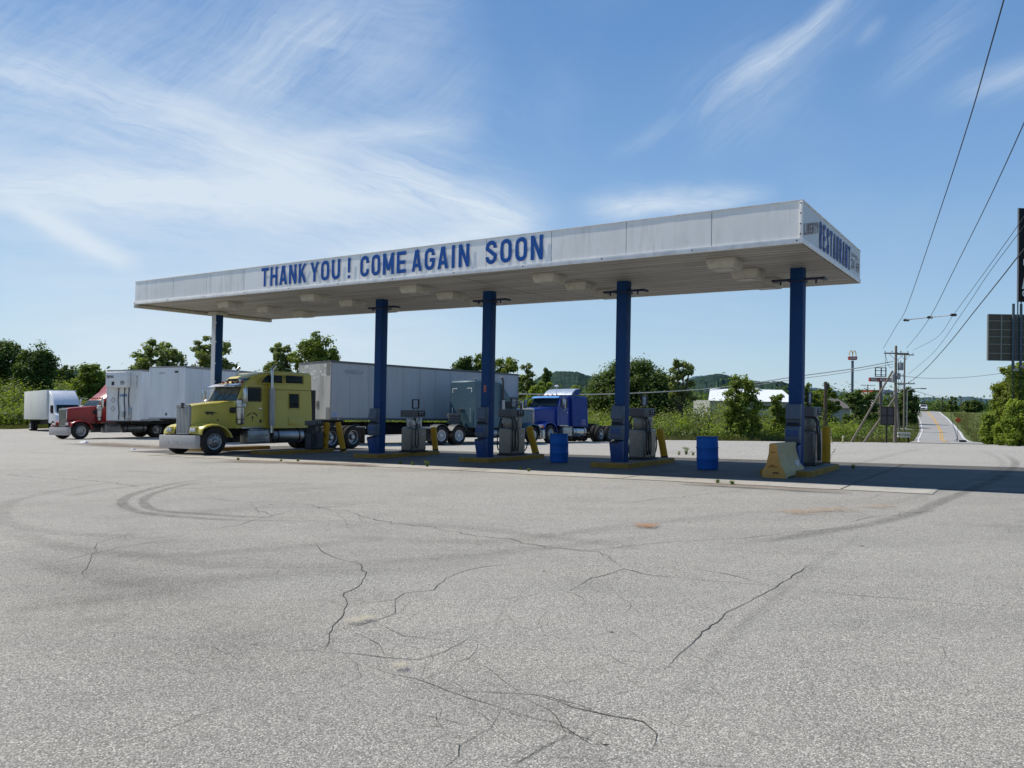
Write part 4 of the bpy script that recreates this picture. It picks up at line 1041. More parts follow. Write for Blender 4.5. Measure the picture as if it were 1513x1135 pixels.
for s in (-1, 1): mb.loft([[(-2.75, s*1.0, 2.90), (-2.95, s*1.0, 3.10), (-3.3, s*1.0, 3.26), (-3.75, s*1.0, 3.32), (-3.70, s*1.0, 2.9)], [(-2.75, s*.98, 2.90), (-2.95, s*.98, 3.10), (-3.3, s*.98, 3.26), (-3.75, s*.98, 3.32), (-3.70, s*.98, 2.9)]])
mb.build('wing_side', BLU2, rw)
mb = MB(); mb.cyl((-2.3, .2, 2.83), (-2.3, .2, 3.35), .012, n=6); mb.lathe([(.02, 0), (.13, .04), (.14, .09), (.03, .14)], 14, 'z', (-2.3, .2, 3.35)); mb.build('antenna', surf('white_plastic', (.75,.75,.75), .4), bt)
park(bt, line_at(815, 49.6), BANG+math.pi, sc=1.12)
# teal tractor, seen from behind, heading away to the right
TEA = surf('teal_truck_paint', (.050, .105, .135), .38, dirt=.25, dcol=(.10,.11,.11), coat=.3)
tt = tractor('semi_tractor', 'dusty teal semi truck seen from behind with its rear axles uncovered', TEA,
   dict(top=3.75, cab_top=2.75, sleeper='high', stack_mat=surf('sooty_stack', (.06,.06,.06), .6), sleeper_end=-4.9, frame_end=-8.3, rear_axles=(-6.2, -7.5), slope=True, side_window=False, stacks=True, stack_top=3.95, visor=False, rear_fenders=True, fender_mat=surf('grey_fender', (.06,.065,.07), .5), hood=(1.95, 2.1), grille=(.44,.8,1.95), rim=surf('white_rim', (.55,.56,.57), .45, dirt=.4)))
mb = MB()
for y, z in ((.85, 3.25), (-.85, 3.25)):
    s = 1 if y > 0 else -1; mb.bb(-4.905, -4.915, y, y-s*.42, z, z+.05); mb.bb(-4.905, -4.915, y, y-s*.05, z-.22, z)
mb.build('reflector_strip', surf('white_reflector', (.7,.7,.7), .4), tt)
mb = MB()
for s in (1, -1): mb.cyl((-4.97, s*.78, 1.3), (-4.97, s*.78, 2.15), .02, n=8)
mb.build('grab_rail', CHR, tt)
mb = MB()
for k in range(4): mb.lathe([(.30, 1.15+k*.16), (.40, 1.16+k*.16), (.41, 1.22+k*.16), (.40, 1.28+k*.16), (.30, 1.29+k*.16)], 20, 'z', (-5.45, .1, 0))
mb.build('air_bellows', surf('grey_bellows', (.10,.10,.11), .6), tt)
th = R(46)
mid = line_at(667, 43.0)      # between the rear axles, outer face
l = Vector((math.cos(th), math.sin(th))); lf = Vector((-math.sin(th), math.cos(th)))
c = mid + l*6.85 + lf*1.22
place(tt, c.x, c.y, th)

# ------------------------------------------------------------ trailers
def trailer(label, Lg, m_side, m_nose, o):
    T = empty('box_trailer', label, 'trailer'); g = lambda mb, n, m, par=T, **k: [q.build(n, m, par, **k) for q in components(mb)][0] if n in SPLIT-{'side_panels','reflector'} else mb.build(n, m, par, **k)
    W2, z0, z1 = o.get('half', 1.28), o.get('floor', 1.12), o.get('top', 4.0)
    g(MB().bb(-Lg, 0, -W2+.012, W2-.012, z0+.02, z1-.02), 'box', m_side)
    n = round(Lg/1.22)
    for s in (1, -1):
        sm = MB()
        for i in range(n+1): a = -Lg + i*Lg/n; sm.bb(a-.012, a+.012, s*(W2-.012), s*(W2+.003), z0+.13, z1-.12)
        g(sm, 'panel_joints', surf('joint_grey', (.36,.365,.37), .6, dirt=.3) if m_side.name.startswith('trailer_grey') else surf('joint_pale', (.62,.62,.62), .6, dirt=.3))
        mb = MB()
        for i in range(n):
            a, b = -Lg + i*Lg/n + .008, -Lg + (i+1)*Lg/n - .008; bow = random.uniform(0, .012)
            y = s*(W2-.012); mb.add([(a, y+s*.004, z0+.14), (b, y+s*.004, z0+.14), (b, y+s*.004, z1-.13), (a, y+s*.004, z1-.13), ((a+b)/2, y+s*(.006+bow), (z0+z1)/2)], [(0,1,4), (1,2,4), (2,3,4), (3,0,4)])
        g(mb, 'side_panel', m_side, smooth=False)
    nm = g(MB().bb(.0, .012, -W2+.06, W2-.06, z0+.06, z1-.08), 'nose_panel', m_nose)
    mb = MB()
    for s in (1, -1): mb.bb(-Lg, .0, s*(W2-.014), s*(W2+.014), z1-.12, z1); mb.bb(-Lg, .0, s*(W2-.014), s*(W2+.018), z0, z0+.13)
    mb.bb(.0, .03, -W2, W2, z1-.08, z1-.001); mb.bb(.0, .03, -W2, W2, z0, z0+.06); mb.bb(-Lg-.03, -Lg, -W2, W2, z1-.08, z1); mb.bb(-Lg-.03, -Lg, -W2, W2, z0, z0+.06)
    g(mb, 'rail', o.get('rail', surf('trailer_rail', (.28,.28,.27), .5, dirt=.5)), bevel=.004)
    mb = MB()
    for s in (1, -1): mb.bb(-.04, .022, s*(W2-.065), s*(W2+.012), z0+.06, z1-.08); mb.bb(-Lg-.03, -Lg+.04, s*(W2-.065), s*(W2+.012), z0+.06, z1-.08)
    g(mb, 'corner_post', o.get('post', m_nose), bevel=.012)
    mb = MB()
    for x in fr(-.8, -Lg+.8, 1.2)[::1]: mb.bb(x-.05, x+.05, -W2+.03, W2-.03, z0-.10, z0)
    for s in (1, -1): mb.bb(-Lg+.1, -.2, s*.5-.05, s*.5+.05, z0-.22, z0-.101)
    g(mb, 'underframe', BLK)
    axs = o['axles']
    for x in axs:
        for s in (1, -1): wheel(T, x, s*(W2-.03), side=s, rim=o.get('rim', ALU), dual=True, rr=o.get('wr', .52), z=o.get('wr', .52))
    mb = MB()
    for x in axs: mb.cyl((x, -1, .52), (x, 1, .52), .07, n=10)
    for s in (1, -1): mb.bb(min(axs)-.7, max(axs)+.7, s*.5-.06, s*.5+.06, .72, z0-.221)
    g(mb, 'bogie', BLK)
    for s in (1, -1):
        mb = MB(); mb.bb(-2.65, -2.51, s*.85-.07, s*.85+.07, .12, z0-.101); mb.bb(-2.75, -2.41, s*.85-.13, s*.85+.13, .06, .12); 
        if not o.get('no_gear'): g(mb, 'landing_leg', BLK, bevel=.01)
        mb = MB(); xb = min(axs)-.78; mb.bb(xb-.02, xb, s*.62, s*1.26, .2, z0-.1); g(mb, 'mud_flap', BPL)
    mb = MB()
    for x in fr(-.5, -Lg+.5, 2.4):
        for s in (1, -1): mb.bb(x-.07, x+.07, s*(W2+.018), s*(W2+.022), z0+.04, z0+.09)
    g(mb, 'reflector', surf('reflector_white', (.5,.48,.46), .3))
    return T
def wside(name, col, **k): return surf(name, col, .5, dirt=k.get('dirt', .28), dcol=k.get('dcol', (.25,.23,.20)), scale=.9, streak=True, var=.05)
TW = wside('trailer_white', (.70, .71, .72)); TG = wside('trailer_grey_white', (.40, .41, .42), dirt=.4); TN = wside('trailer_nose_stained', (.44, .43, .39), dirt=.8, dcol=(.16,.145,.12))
# grey-white trailer under the trees, rear bogie near its left end
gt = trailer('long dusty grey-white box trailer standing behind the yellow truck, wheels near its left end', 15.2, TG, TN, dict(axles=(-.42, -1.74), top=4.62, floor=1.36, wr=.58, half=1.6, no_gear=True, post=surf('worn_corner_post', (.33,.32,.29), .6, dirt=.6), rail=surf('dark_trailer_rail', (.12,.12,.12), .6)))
mb = MB(); mb.bb(-12.6, -3.3, -.9, .9, .52, 1.13); mb.bb(-12.0, -4.0, -.6, .6, 1.131, 1.26); mb.build('dark_underside_fill', BLK, gt, bevel=.02)  # black blocks added so the gap beneath the trailer reads dark
OLD = surf('peeled_film', (.60, .58, .53), .7, dirt=.3, scale=3)
random.seed(9); mb = MB()
for k in range(26):
    y = random.uniform(-1.4, 1.1); z = random.uniform(3.7, 4.4); r = random.uniform(.05, .16); pts = [(.0155+.0002*k, y+r*random.uniform(.5, 1.3)*math.cos(a), z+r*random.uniform(.4, 1)*math.sin(a)) for a in [2*math.pi*j/7 for j in range(7)]]
    mb.add(pts, [tuple(range(7))])
mb.build('peeled_film', OLD, gt, smooth=False, fix=False)
for y in (-.25, .35):
    mb = MB(); mb.bb(.012, .05, y-.11, y+.11, 2.05, 2.45); v_ = mb.build('vent', surf('vent_frame', (.30,.28,.24), .6), gt, bevel=.01); mb = MB()
    for z in (2.12, 2.20, 2.28, 2.36): mb.bb(.05, .056, y-.08, y+.08, z, z+.035)
    mb.build('slats', GRL, v_)
for z0_, z1_ in ((3.85, 4.5), (1.45, 2.05)):
    mb = MB(); mb.bb(.012, .03, 1.18, 1.52, z0_, z1_); mb.build('patch_plate', surf('grey_patch', (.20,.20,.19), .6, dirt=.5), gt)
mb = MB(); mb.bb(-.40, -.14, 1.61, 1.614, 1.55, 1.78); mb.build('decal', surf('pale_blue_decal', (.30,.38,.60), .6), gt)
decal(gt, 'side_numbers', surf('ghost_number', (.30,.31,.32), .6), lambda x, z, off: (-x, 1.6175+off, z), [('00U', .9, 2.1, 3.92, 4.16)])
pA = line_at(489, 41.8); pB = line_at(776, 53.5); d = (pB-pA).normalized(); ang = math.atan2(d.y, d.x)
n_ = Vector((-d.y, d.x)); c = pA + n_*1.6
place(gt, c.x, c.y, ang+math.pi)
# middle white trailer
wt = trailer('white box trailer with a clean nose between the red truck and the yellow truck', 14.0, TW, TW, dict(axles=(-11.6, -12.9), top=4.35, floor=1.38))
mb = MB(); mb.bb(.012, .04, .55, .78, 3.97, 4.07); mb.build('marker_plate', BPL, wt)
decal(wt, 'fleet_number', surf('rust_brown_lettering', (.25,.12,.10), .6), lambda x, z, off: (.016+off, x, z), [('UEFR', .60-1.2, 1.05-1.2, 3.92, 4.0)])
decal(wt, 'small_print', DKL, lambda x, z, off: (.016+off, x, z), [('46', -.1, .05, 1.55, 1.72)])
a2 = math.atan2(.94, .34); d = Vector((math.cos(a2), math.sin(a2))); n_ = Vector((-d.y, d.x)); pA = line_at(273.5, 43.0); c = pA + n_*1.28; place(wt, c.x, c.y, a2+math.pi)
# refrigerated trailer
ft = trailer('white refrigerated trailer with a cooling unit on its nose, behind the red truck', 14.0, TW, wside('reefer_nose', (.66,.66,.64), dirt=.4), dict(axles=(-11.6, -12.9), top=4.66, floor=1.2, no_gear=True))
mb = MB(); mb.bb(.02, .52, -1.02, .50, 3.45, 4.50); un = mb.build('cooling_unit', surf('unit_white', (.68,.68,.66), .45, dirt=.3, scale=2), ft, bevel=.06, seg=3)
mb = MB(); mb.bb(.521, .527, -.55, -.35, 3.6, 3.85); 
for k in range(3): mb.bb(.521, .526, .1, .4, 3.65+k*.09, 3.70+k*.09)
mb.build('grille', GRL, un)
decal(un, 'unit_lettering', DKL, lambda x, z, off: (.528+off, x, z), [('TRIPAC', -.95, -.40, 4.08, 4.26)])
mb = MB()
for y in (-.35, .1, .42): mb.tube([(.06, y, 3.46), (.06, y-.05, 2.6), (.09, y+.06, 1.8), (.06, y, 1.3)], .028, 8)
mb.build('coolant_hose', BPL, ft)
for z in (2.05, 2.62):
    mb = MB(); q = [(-.80,0),(-.62,.24),(-.80,.48),(-.98,0+.24)]; q = [(-.80, z-.22), (-.62, z), (-.80, z+.22), (-.98, z)]
    mb.loft([[(.0165, y, k) for y, k in q], [(.0205, y, k) for y, k in q]]); pl = mb.build('placard', surf('placard_frame', (.30,.29,.26), .6), ft)
    q = [(-.80, z-.15), (-.68, z), (-.80, z+.15), (-.92, z)]; mb = MB(); mb.loft([[(.021, y, k) for y, k in q], [(.0235, y, k) for y, k in q]]); mb.build('face', surf('placard_face', (.6,.58,.52), .6), pl)
mb = MB(); mb.bb(.012, .12, -.05, .10, 1.45, 1.85); mb.bb(.012, .10, .4, .6, 1.3, 2.1); mb.bb(.012, .16, .28, .5, 1.25, 1.4); mb.build('connector_box', ALU, ft, bevel=.01)
decal(ft, 'trailer_number', DKL, lambda x, z, off: (.0165+off, .95+(x-.95)*.6, z), [(ch, .9, 1.06, 4.1-.19*i, 4.24-.19*i) for i, ch in enumerate('53241')])
decal(ft, 'brand_lettering', surf('blue_small_lettering', (.03,.15,.35), .5), lambda x, z, off: (.0165+off, x, z), [('CARRIER', -.30, .25, 2.85, 3.02)])
a2 = math.atan2(.985, .17); d = Vector((math.cos(a2), math.sin(a2))); n_ = Vector((-d.y, d.x)); pA = line_at(209, 51.5); c = pA + n_*1.28; place(ft, c.x, c.y, a2+math.pi)
# far white truck: box with cab, at the lot's edge
ws = empty('box_truck', 'small white truck with a pale box body, farthest left at the edge of the lot', 'truck')
WP = surf('white_truck_paint', (.68, .70, .74), .4, dirt=.2)
MB().bb(-9.0, -1.6, -1.25, 1.25, 1.15, 3.9).build('box', wside('cream_box', (.60,.61,.57)), ws, bevel=.03)
pr = [(1.05, .8), (1.05, 1.5), (.55, 1.72), (.1, 2.6), (-.35, 3.2), (-1.45, 3.85), (-1.5, .8)]
cb_ = MB().prism(pr, -1.1, 1.1).build('cab', WP, ws, bevel=.09, seg=3)
MB().loft([[(.50, -.95, 1.82), (.50, .95, 1.82), (.18, .9, 2.48), (.18, -.9, 2.48)], [(.58, -.95, 1.84), (.58, .95, 1.84), (.24, .9, 2.5), (.24, -.9, 2.5)]]).build('windscreen', GLS, cb_)
for s in (1, -1):
    MB().bb(-.1, -.9, s*1.09, s*1.112, 1.85, 2.45).build('window', GLS, cb_); MB().bb(.35, .45, s*1.2, s*1.42, 1.7, 2.4).build('mirror', BPL, ws, bevel=.02)
MB().bb(1.04, 1.07, -.5, .5, .95, 1.45).build('grille', GRL, cb_); MB().bb(1.0, 1.2, -1.15, 1.15, .4, .8).build('bumper', WP, ws, bevel=.04)
MB().bb(-9, .9, -.45, .45, .7, 1.1).build('chassis', BLK, ws); MB().bb(-3.4, -5.2, .8, 1.22, .35, 1.0).build('fuel_tank', surf('cream_tank', (.55,.53,.42), .5), ws, bevel=.05)
for s in (1, -1): wheel(ws, 0, s*1.15, side=s); wheel(ws, -7.2, s*1.15, side=s, dual=True)
a3 = math.atan2(.70, .71)
pA = line_at(99, 77)
place(ws, pA.x, pA.y, R(-44)); ws.matrix_world = ws.matrix_world @ Matrix.Scale(1.08, 4)

# white SUV coming over the crest
sv = empty('suv', 'white SUV driving towards the camera over the crest of the road', 'car')
pr = [(2.3, .45), (2.35, .75), (2.25, 1.0), (1.25, 1.15), (.6, 1.68), (-.2, 1.78), (-1.9, 1.74), (-2.3, 1.1), (-2.35, .45)]
secs = []
for y, k in ((-.95, .94), (-.88, 1), (.88, 1), (.95, .94)): secs.append([(x*k, y*(.86 if z > 1.3 else 1), z) for x, z in pr])
bd = MB().loft(secs).build('body', surf('white_car_paint', (.75,.76,.78), .3, coat=.5, dirt=.08), sv, bevel=.04)
MB().loft([[(1.20, -.72, 1.20), (1.20, .72, 1.20), (.66, .66, 1.63), (.66, -.66, 1.63)], [(1.26, -.72, 1.22), (1.26, .72, 1.22), (.70, .66, 1.66), (.70, -.66, 1.66)]]).build('windscreen', GLS, bd)
for s in (1, -1):
    MB().bb(.4, -1.7, s*.80, s*.875, 1.2, 1.6).build('window', GLS, bd); MB().bb(2.2, 2.36, s*.55, s*.85, .8, .95).build('headlight', LMP, sv, bevel=.02)
    for x in (1.45, -1.45): wheel(sv, x, s*.93, .36, s, .36, .22)
MB().bb(2.28, 2.38, -.45, .45, .6, .92).build('grille', GRL, sv, bevel=.02)
MB().bb(.3, -1.7, -.7, .7, 1.79, 2.12).build('roof_box', BPL, sv, bevel=.08)
q = pt(1364, 600, 207); rd = Vector((RP[50].x-RP[30].x, RP[50].y-RP[30].y)).normalized(); place(sv, 110.8-1.8*.87, 205, math.atan2(-rd.y, -rd.x), .16)
sv.location = (q.x, q.y, G(q.x, q.y)+.17)
# ------------------------------------------------------------ islands, pumps, bollards, drums
YC = surf('yellow_kerb_paint', (.30, .165, .022), .8, dirt=.8, dcol=(.10,.08,.055), scale=5, var=.25)
ICT = concrete('island_concrete', (.13, .125, .115), (.20, .19, .175), stain=.6)
def sdir(): return BANG
def local(T, t, v):          # a thing standing at t, v with +X = back along the island, +Y = left along the canopy
    p = S(t, v); place(T, p.x, p.y, BANG); return T
ISL = [(.92, 2.35, 5.75), (6.0, 2.75, 6.25), (10.95, 2.75, 6.25), (15.85, 2.75, 6.3), (21.2, 2.3, 5.7), (25.9, 2.6, 6.1)]
IL = ['concrete fuel island with yellow kerb beneath the rightmost canopy column', 'concrete fuel island with yellow kerb beneath the second canopy column from the right',
 'concrete fuel island with yellow kerb beneath the middle canopy column', 'concrete fuel island with yellow kerb beneath the second canopy column from the left',
 'fuel island with yellow kerb and no column, beside the yellow truck', 'concrete fuel island beneath the leftmost canopy column, behind the yellow truck']
for (t, v0_, v1_), lb in zip(ISL, IL):
    e = empty('fuel_island', lb, 'fuel island', group='fuel islands under the canopy'); L_ = v1_-v0_; w = .64
    def ring(ins, z): 
        r = .12; q = []
        for (cx, cy, a0) in ((L_-r-ins, w-r-ins, 0), (r+ins, w-r-ins, 90), (r+ins, -w+r+ins, 180), (L_-r-ins, -w+r+ins, 270)):
            for k in range(5): a = R(a0+22.5*k); q.append((cx+r*math.cos(a), cy+r*math.sin(a), z))
        return q
    MB().loft([ring(0, -.1), ring(0, .13), ring(.015, .15), ring(.055, .152), ring(.065, .14)]).build('kerb', YC, e)
    MB().loft([ring(.045, .0), ring(.045, .157)]).build('island_top', ICT, e)
    local(e, t, v0_)
# cabinets fixed to the columns (towel and squeegee stations)
CAB = surf('cabinet_grey_blue', (.075, .10, .14), .5, dirt=.35, dcol=(.05,.05,.05)); CABD = surf('cabinet_opening', (.012, .014, .02), .7); CABB = surf('cabinet_blue', (.02, .055, .17), .5, dirt=.3)
CL = ['grey-blue squeegee and towel station on the rightmost column', 'grey-blue squeegee and towel station on the second column from the right', 'grey-blue squeegee and towel station on the middle column', 'grey-blue squeegee and towel station on the second column from the left']
def cabinet(lb):
    e = empty('service_cabinet', lb, 'cabinet', group='service cabinets on the canopy columns'); x = -.30
    MB().prism([(-.16, 0), (-.30, .55), (-.30, .60), (-.12, .62), (-.165+.0, .64), (.0, .64), (.0, 0)], -.17, .17).build('waste_bin', CABB, e, bevel=.008)
    MB().prism([(.0, .66), (-.20, .66), (-.26, .80), (-.26, 1.02), (-.20, 1.10), (0, 1.10)], -.18, .18).build('squeegee_tub', CAB, e, bevel=.01)
    MB().bb(-.262, -.27, -.15, .15, .84, 1.0).build('tub_face', CABB, e, bevel=.004)
    MB().prism([(.0, 1.12), (-.14, 1.12), (-.14, 1.26), (-.24, 1.28), (-.17, 1.66), (0, 1.68)], -.18, .18).build('towel_dispenser', CAB, e, bevel=.015)
    MB().bb(-.145, -.20, -.14, .14, 1.27, 1.30).build('towel_slot', CABD, e); MB().bb(-.18, -.305, -.13, .13, .555, .622).build('bin_mouth', CABD, e)
    MB().bb(-.14, -.205, -.15, .15, 1.10, 1.19).build('ledge', CABD, e)
    return e
for i, lb in enumerate(CL):
    e = cabinet(lb); p = S(COLT[i]+ (.0), CV-.17); place(e, p.x, p.y, BANG, .15, tilt=False)
# pumps
STL = surf('pump_stainless', (.15, .15, .145), .34, metal=.75, dirt=.5, dcol=(.13,.12,.09), scale=2.5, streak=True); PGR = surf('pump_grey_head', (.10, .10, .105), .5, dirt=.4); PGN = surf('pump_panel', (.16, .165, .155), .4, dirt=.4)
HOS = surf('hose_rubber', (.012, .012, .012), .5); SGN = surf('sign_face', (.16, .20, .27), .45, dirt=.35)
PL = ['stainless diesel pump with a small blue topper sign behind the rightmost column', 'stainless diesel pump with looped black hoses behind the second column from the right',
      'stainless diesel pump with a framed blue topper between the middle column and a leaning bollard', 'square stainless pump with an empty sign frame on top', 'squat dark old fuel pump at the tail of the yellow truck']
def pump(lb, kind=0):
    e = empty('fuel_pump', lb, 'fuel pump', group='fuel pumps on the islands'); g = lambda mb, n, m, par=e, **k: mb.build(n, m, par, **k)
    b = g(MB().bb(-.42, .42, -.27, .27, .02, .94), 'pump_body', STL, bevel=.02 if kind != 3 else .05)
    g(MB().bb(-.46, .46, -.31, .31, 0, .05), 'plinth', BLK)
    mb = MB()
    for s in (1, -1): mb.bb(-.39, -.01, s*.271, s*.279, .10, .90); mb.bb(.01, .39, s*.271, s*.279, .10, .90)
    mb.bb(-.421, -.429, -.23, .23, .10, .90); g(mb, 'door_panel', STL if kind else PGN, b, bevel=.002, seg=1)
    if kind != 3:
        g(MB().bb(-.30, .30, -.20, .20, .94, 1.34), 'meter_column', STL, bevel=.015)
        mb = MB()
        for s in (1, -1): mb.bb(-.18, .10, s*.201, s*.21, 1.02, 1.28)
        g(mb, 'meter_window', PGN)
    else:
        mb = MB()
        for x in (-.30, .22): mb.bb(x, x+.10, -.12, .12, .94, 1.30)
        mb.bb(-.30, .32, -.10, .0, 1.0, 1.18); g(mb, 'pipe_frame', ALU, bevel=.01)
    hd = g(MB().bb(-.50, .36, -.26, .26, 1.34, 1.60), 'pump_head', PGR, bevel=.02)
    mb = MB()
    for s in (1, -1): mb.bb(-.10, .33, s*.261, s*.268, 1.38, 1.56)
    g(mb, 'display', CABD, hd)
    mb = MB()
    for s in (1, -1):
        for x in (.0, .14): mb.bb(x, x+.09, s*.2685, s*.270, 1.50, 1.53); mb.bb(x, x+.07, s*.2685, s*.270, 1.44, 1.46)
    g(mb, 'display_digits', surf('pale_digits', (.4,.42,.42), .5), hd)
    fm = MB(); x0, x1, z0, z1 = (-.12, .26, 1.66, 2.02)
    for a in ((x0, x1, z0, z0+.035), (x0, x1, z1-.035, z1)): fm.bb(a[0], a[1], -.03, .03, a[2], a[3])
    for a in (x0, x1-.035): fm.bb(a, a+.035, -.028, .028, z0+.035, z1-.035)
    for x in (x0+.08, x1-.10): fm.bb(x, x+.02, -.01, .01, 1.59, z0)
    f = g(fm, 'topper_frame', BPL)
    if kind != 3:
        g(MB().bb(x0+.036, x1-.036, -.012, .012, z0+.036, z1-.036), 'topper_sign', SGN, f)
        mb = MB()
        for s in (-1,): mb.bb(x0+.08, x1-.08, s*.0125, s*.016, 1.88, 1.92); mb.bb(x0+.10, x1-.12, s*.0125, s*.016, 1.80, 1.82); mb.bb(x0+.08, x1-.14, s*.0125, s*.016, 1.74, 1.76)
        g(mb, 'sign_bars', surf('sign_grey_bar', (.42,.46,.52), .5), f)
    mb = MB()
    for s in (1, -1): mb.bb(-.16, -.04, s*.28, s*.283, .74, .84); mb.bb(.12, .30, s*.28, s*.283, .66, .72)
    mb.bb(-.19, -.05, -.214, -.211, 1.24, 1.31)
    g(mb, 'label', surf('worn_label', (.42,.42,.40), .6, dirt=.5, scale=9), b)
    # hoses and nozzles
    for s, x in ((-1, -.44), (-1, -.25), (1, -.3), (1, .42)):
        if kind == 3 and x != -.25: continue
        y = s*.30; mb = MB()
        if x == .42: pts = [(.40, -.10, 1.02), (.55, -.12, .95), (.72, -.14, .70), (.80, -.14, .42), (.70, -.14, .18), (.56, -.12, .10), (.50, -.1, .30), (.44, -.1, .62)]
        else: pts = [(x+.06, s*.18, 1.36), (x, y+s*.02, 1.22), (x-.05, y+s*.06, .80), (x-.08, y+s*.07, .40), (x-.02, y+s*.07, .16), (x+.08, y+s*.06, .20), (x+.12, y+s*.05, .55), (x+.10, y+s*.03, .92)]
        # smooth
        q = [Vector(p) for p in pts]
        for _ in range(2):
            r_ = [q[0]]
            for a, c in zip(q, q[1:]): r_ += [a.lerp(c, .25), a.lerp(c, .75)]
            q = r_+[q[-1]]
        h = g(MB().tube(q, .021, 8), 'hose', HOS)
        if x != .42: g(MB().bb(x+.04, x+.13, y-s*.02, y+s*.05, .88, 1.10).tube([(x+.08, y, 1.08), (x+.10, y+s*.02, 1.20), (x+.16, y+s*.02, 1.24)], .018, 8), 'nozzle', PGR, h, bevel=.006)
    return e
for i, (t, v) in enumerate([(.92, 4.75), (5.95, 4.95), (10.9, 4.95), (15.5, 5.0), (20.75, 4.7)]):
    e = pump(PL[i], {3: 3}.get(i, 1)); p = S(t, v); place(e, p.x, p.y, BANG, .155, tilt=False)
    if i == 4:      # the old dark pump: squat, no topper sign
        e.matrix_world = e.matrix_world @ Matrix.Scale(.74, 4)
        for ch in kids(e):
            if ch.name.startswith('topper'):
                for q in kids(ch): bpy.data.objects.remove(q)
                bpy.data.objects.remove(ch); continue
            if ch.type == 'MESH' and ch.name.startswith(('pump_body', 'meter_column')): ch.data.materials[0] = surf('old_pump_dark', (.035, .04, .045), .6, dirt=.5)
            if ch.name.startswith('pump_body'):
                for q in kids(ch): q.data.materials[0] = surf('old_pump_panel', (.05, .06, .075), .5, dirt=.5)
        MB().bb(-.25, .12, .215, .235, 1.02, 1.22).build('price_card', surf('blue_card', (.04, .12, .34), .5), e)
# white cup-like pail on the first island
mb = MB(); mb.lathe([(.01, 0), (.085, 0), (.095, .25), (.088, .25), (.078, .02), (.01, .02)], 20, 'z', caps=False)
pb = empty('pail', 'small white plastic pail standing on the rightmost fuel island', 'bucket'); mb.build('bucket_body', surf('pail_white', (.62,.62,.60), .5, dirt=.25), pb)
MB().tube([(.09*math.cos(a), .09*math.sin(a), .25+.0*a) for a in [math.pi*k/10 for k in range(11)]], .004, 5).build('handle', ALU, pb)
p = hit(1182.5, 700); p = S(.75, 2.72); place(pb, p.x, p.y, 0, .157, tilt=False)
# bollards
BOL = surf('bollard_yellow', (.52, .27, .012), .65, dirt=.35, dcol=(.10,.06,.03), scale=4, streak=True, var=.2)
BT = surf('bollard_foot_dark', (.04, .032, .02), .8)  # darker band round the foot of each post
bl = [('upright thick yellow bollard at the right end of the rightmost island', .70, 5.95, 1.20, 0, 0, .115), ('yellow steel bollard leaning left at the end of the second island from the right', 5.75, 6.3, 1.10, -11, 3, .115),
 ('yellow steel bollard leaning hard to the left beside the middle island pump', 10.75, 6.35, 1.16, -15, 3, .125), ('yellow bollard leaning slightly left beyond the square stainless pump', 15.55, 6.4, 1.08, -6, 2, .115),
 ('short yellow bollard half hidden behind the square stainless pump', 15.6, 5.65, 1.02, -2, 0, .09),
 ('upright yellow bollard just behind the tail of the yellow truck cab', 20.75, 5.3, 1.25, 3, 0, .125), ('yellow bollard leaning left, second from the yellow truck cab', 20.1, 5.75, 1.28, -12, 0, .125)]
for lb, t, v, h, lx, ly, r in bl:
    e = empty('bollard', lb, 'bollard', group='yellow bollards by the pumps')
    mb = MB(); mb.lathe([(r, -.1), (r, h-.06), (r*.96, h-.03), (r*.75, h-.005), (.01, h)], 20, 'z'); mb.build('post', BOL, e)
    mb = MB(); mb.lathe([(r+.002, .02), (r+.003, .05), (r+.002, .16+.04*math.sin(t*9))], 20, 'z', caps=False); mb.build('dark_foot', BT, e)
    p = S(t, v); e.location = (p.x, p.y, p.z+.02); e.rotation_euler = (R(ly), R(lx), 0)
# drums
DRB = surf('drum_blue', (.004, .085, .33), .6, dirt=.08, dcol=(.04,.08,.16), var=.12); 
for lb, px, D, sc in (('open blue plastic drum standing between the middle and second right islands', 827.8, 25.0, 1.03), ('open blue plastic drum standing just left of the concrete barrier', 1047, 21.6, 1.02)):
    e = empty('plastic_drum', lb, 'drum', group='blue drums used as bins'); h = .90; r = .295
    pr_ = [(.01, .01), (r-.03, .0), (r-.008, .03), (r-.004, .27), (r+.008, .29), (r+.008, .31), (r-.004, .33), (r-.004, .57), (r+.008, .59), (r+.008, .61), (r-.004, .63), (r-.008, h-.06), (r-.02, h-.03), (r+.004, h-.025), (r+.004, h), (r-.025, h), (r-.03, h-.05), (r-.03, .05), (.01, .04)]
    MB().lathe(pr_, 40, 'z', caps=False).build('drum_shell', DRB, e)
    MB().lathe([(.01, .35), (r-.035, .37), (r-.035, .30), (.01, .3)], 20, 'z', caps=False).build('rubbish', surf('rubbish_bag', (.05,.05,.05), .4), e)
    p = at(px, D); place(e, p.x, p.y, px, 0.012); e.matrix_world = e.matrix_world @ Matrix.Scale(sc, 4)
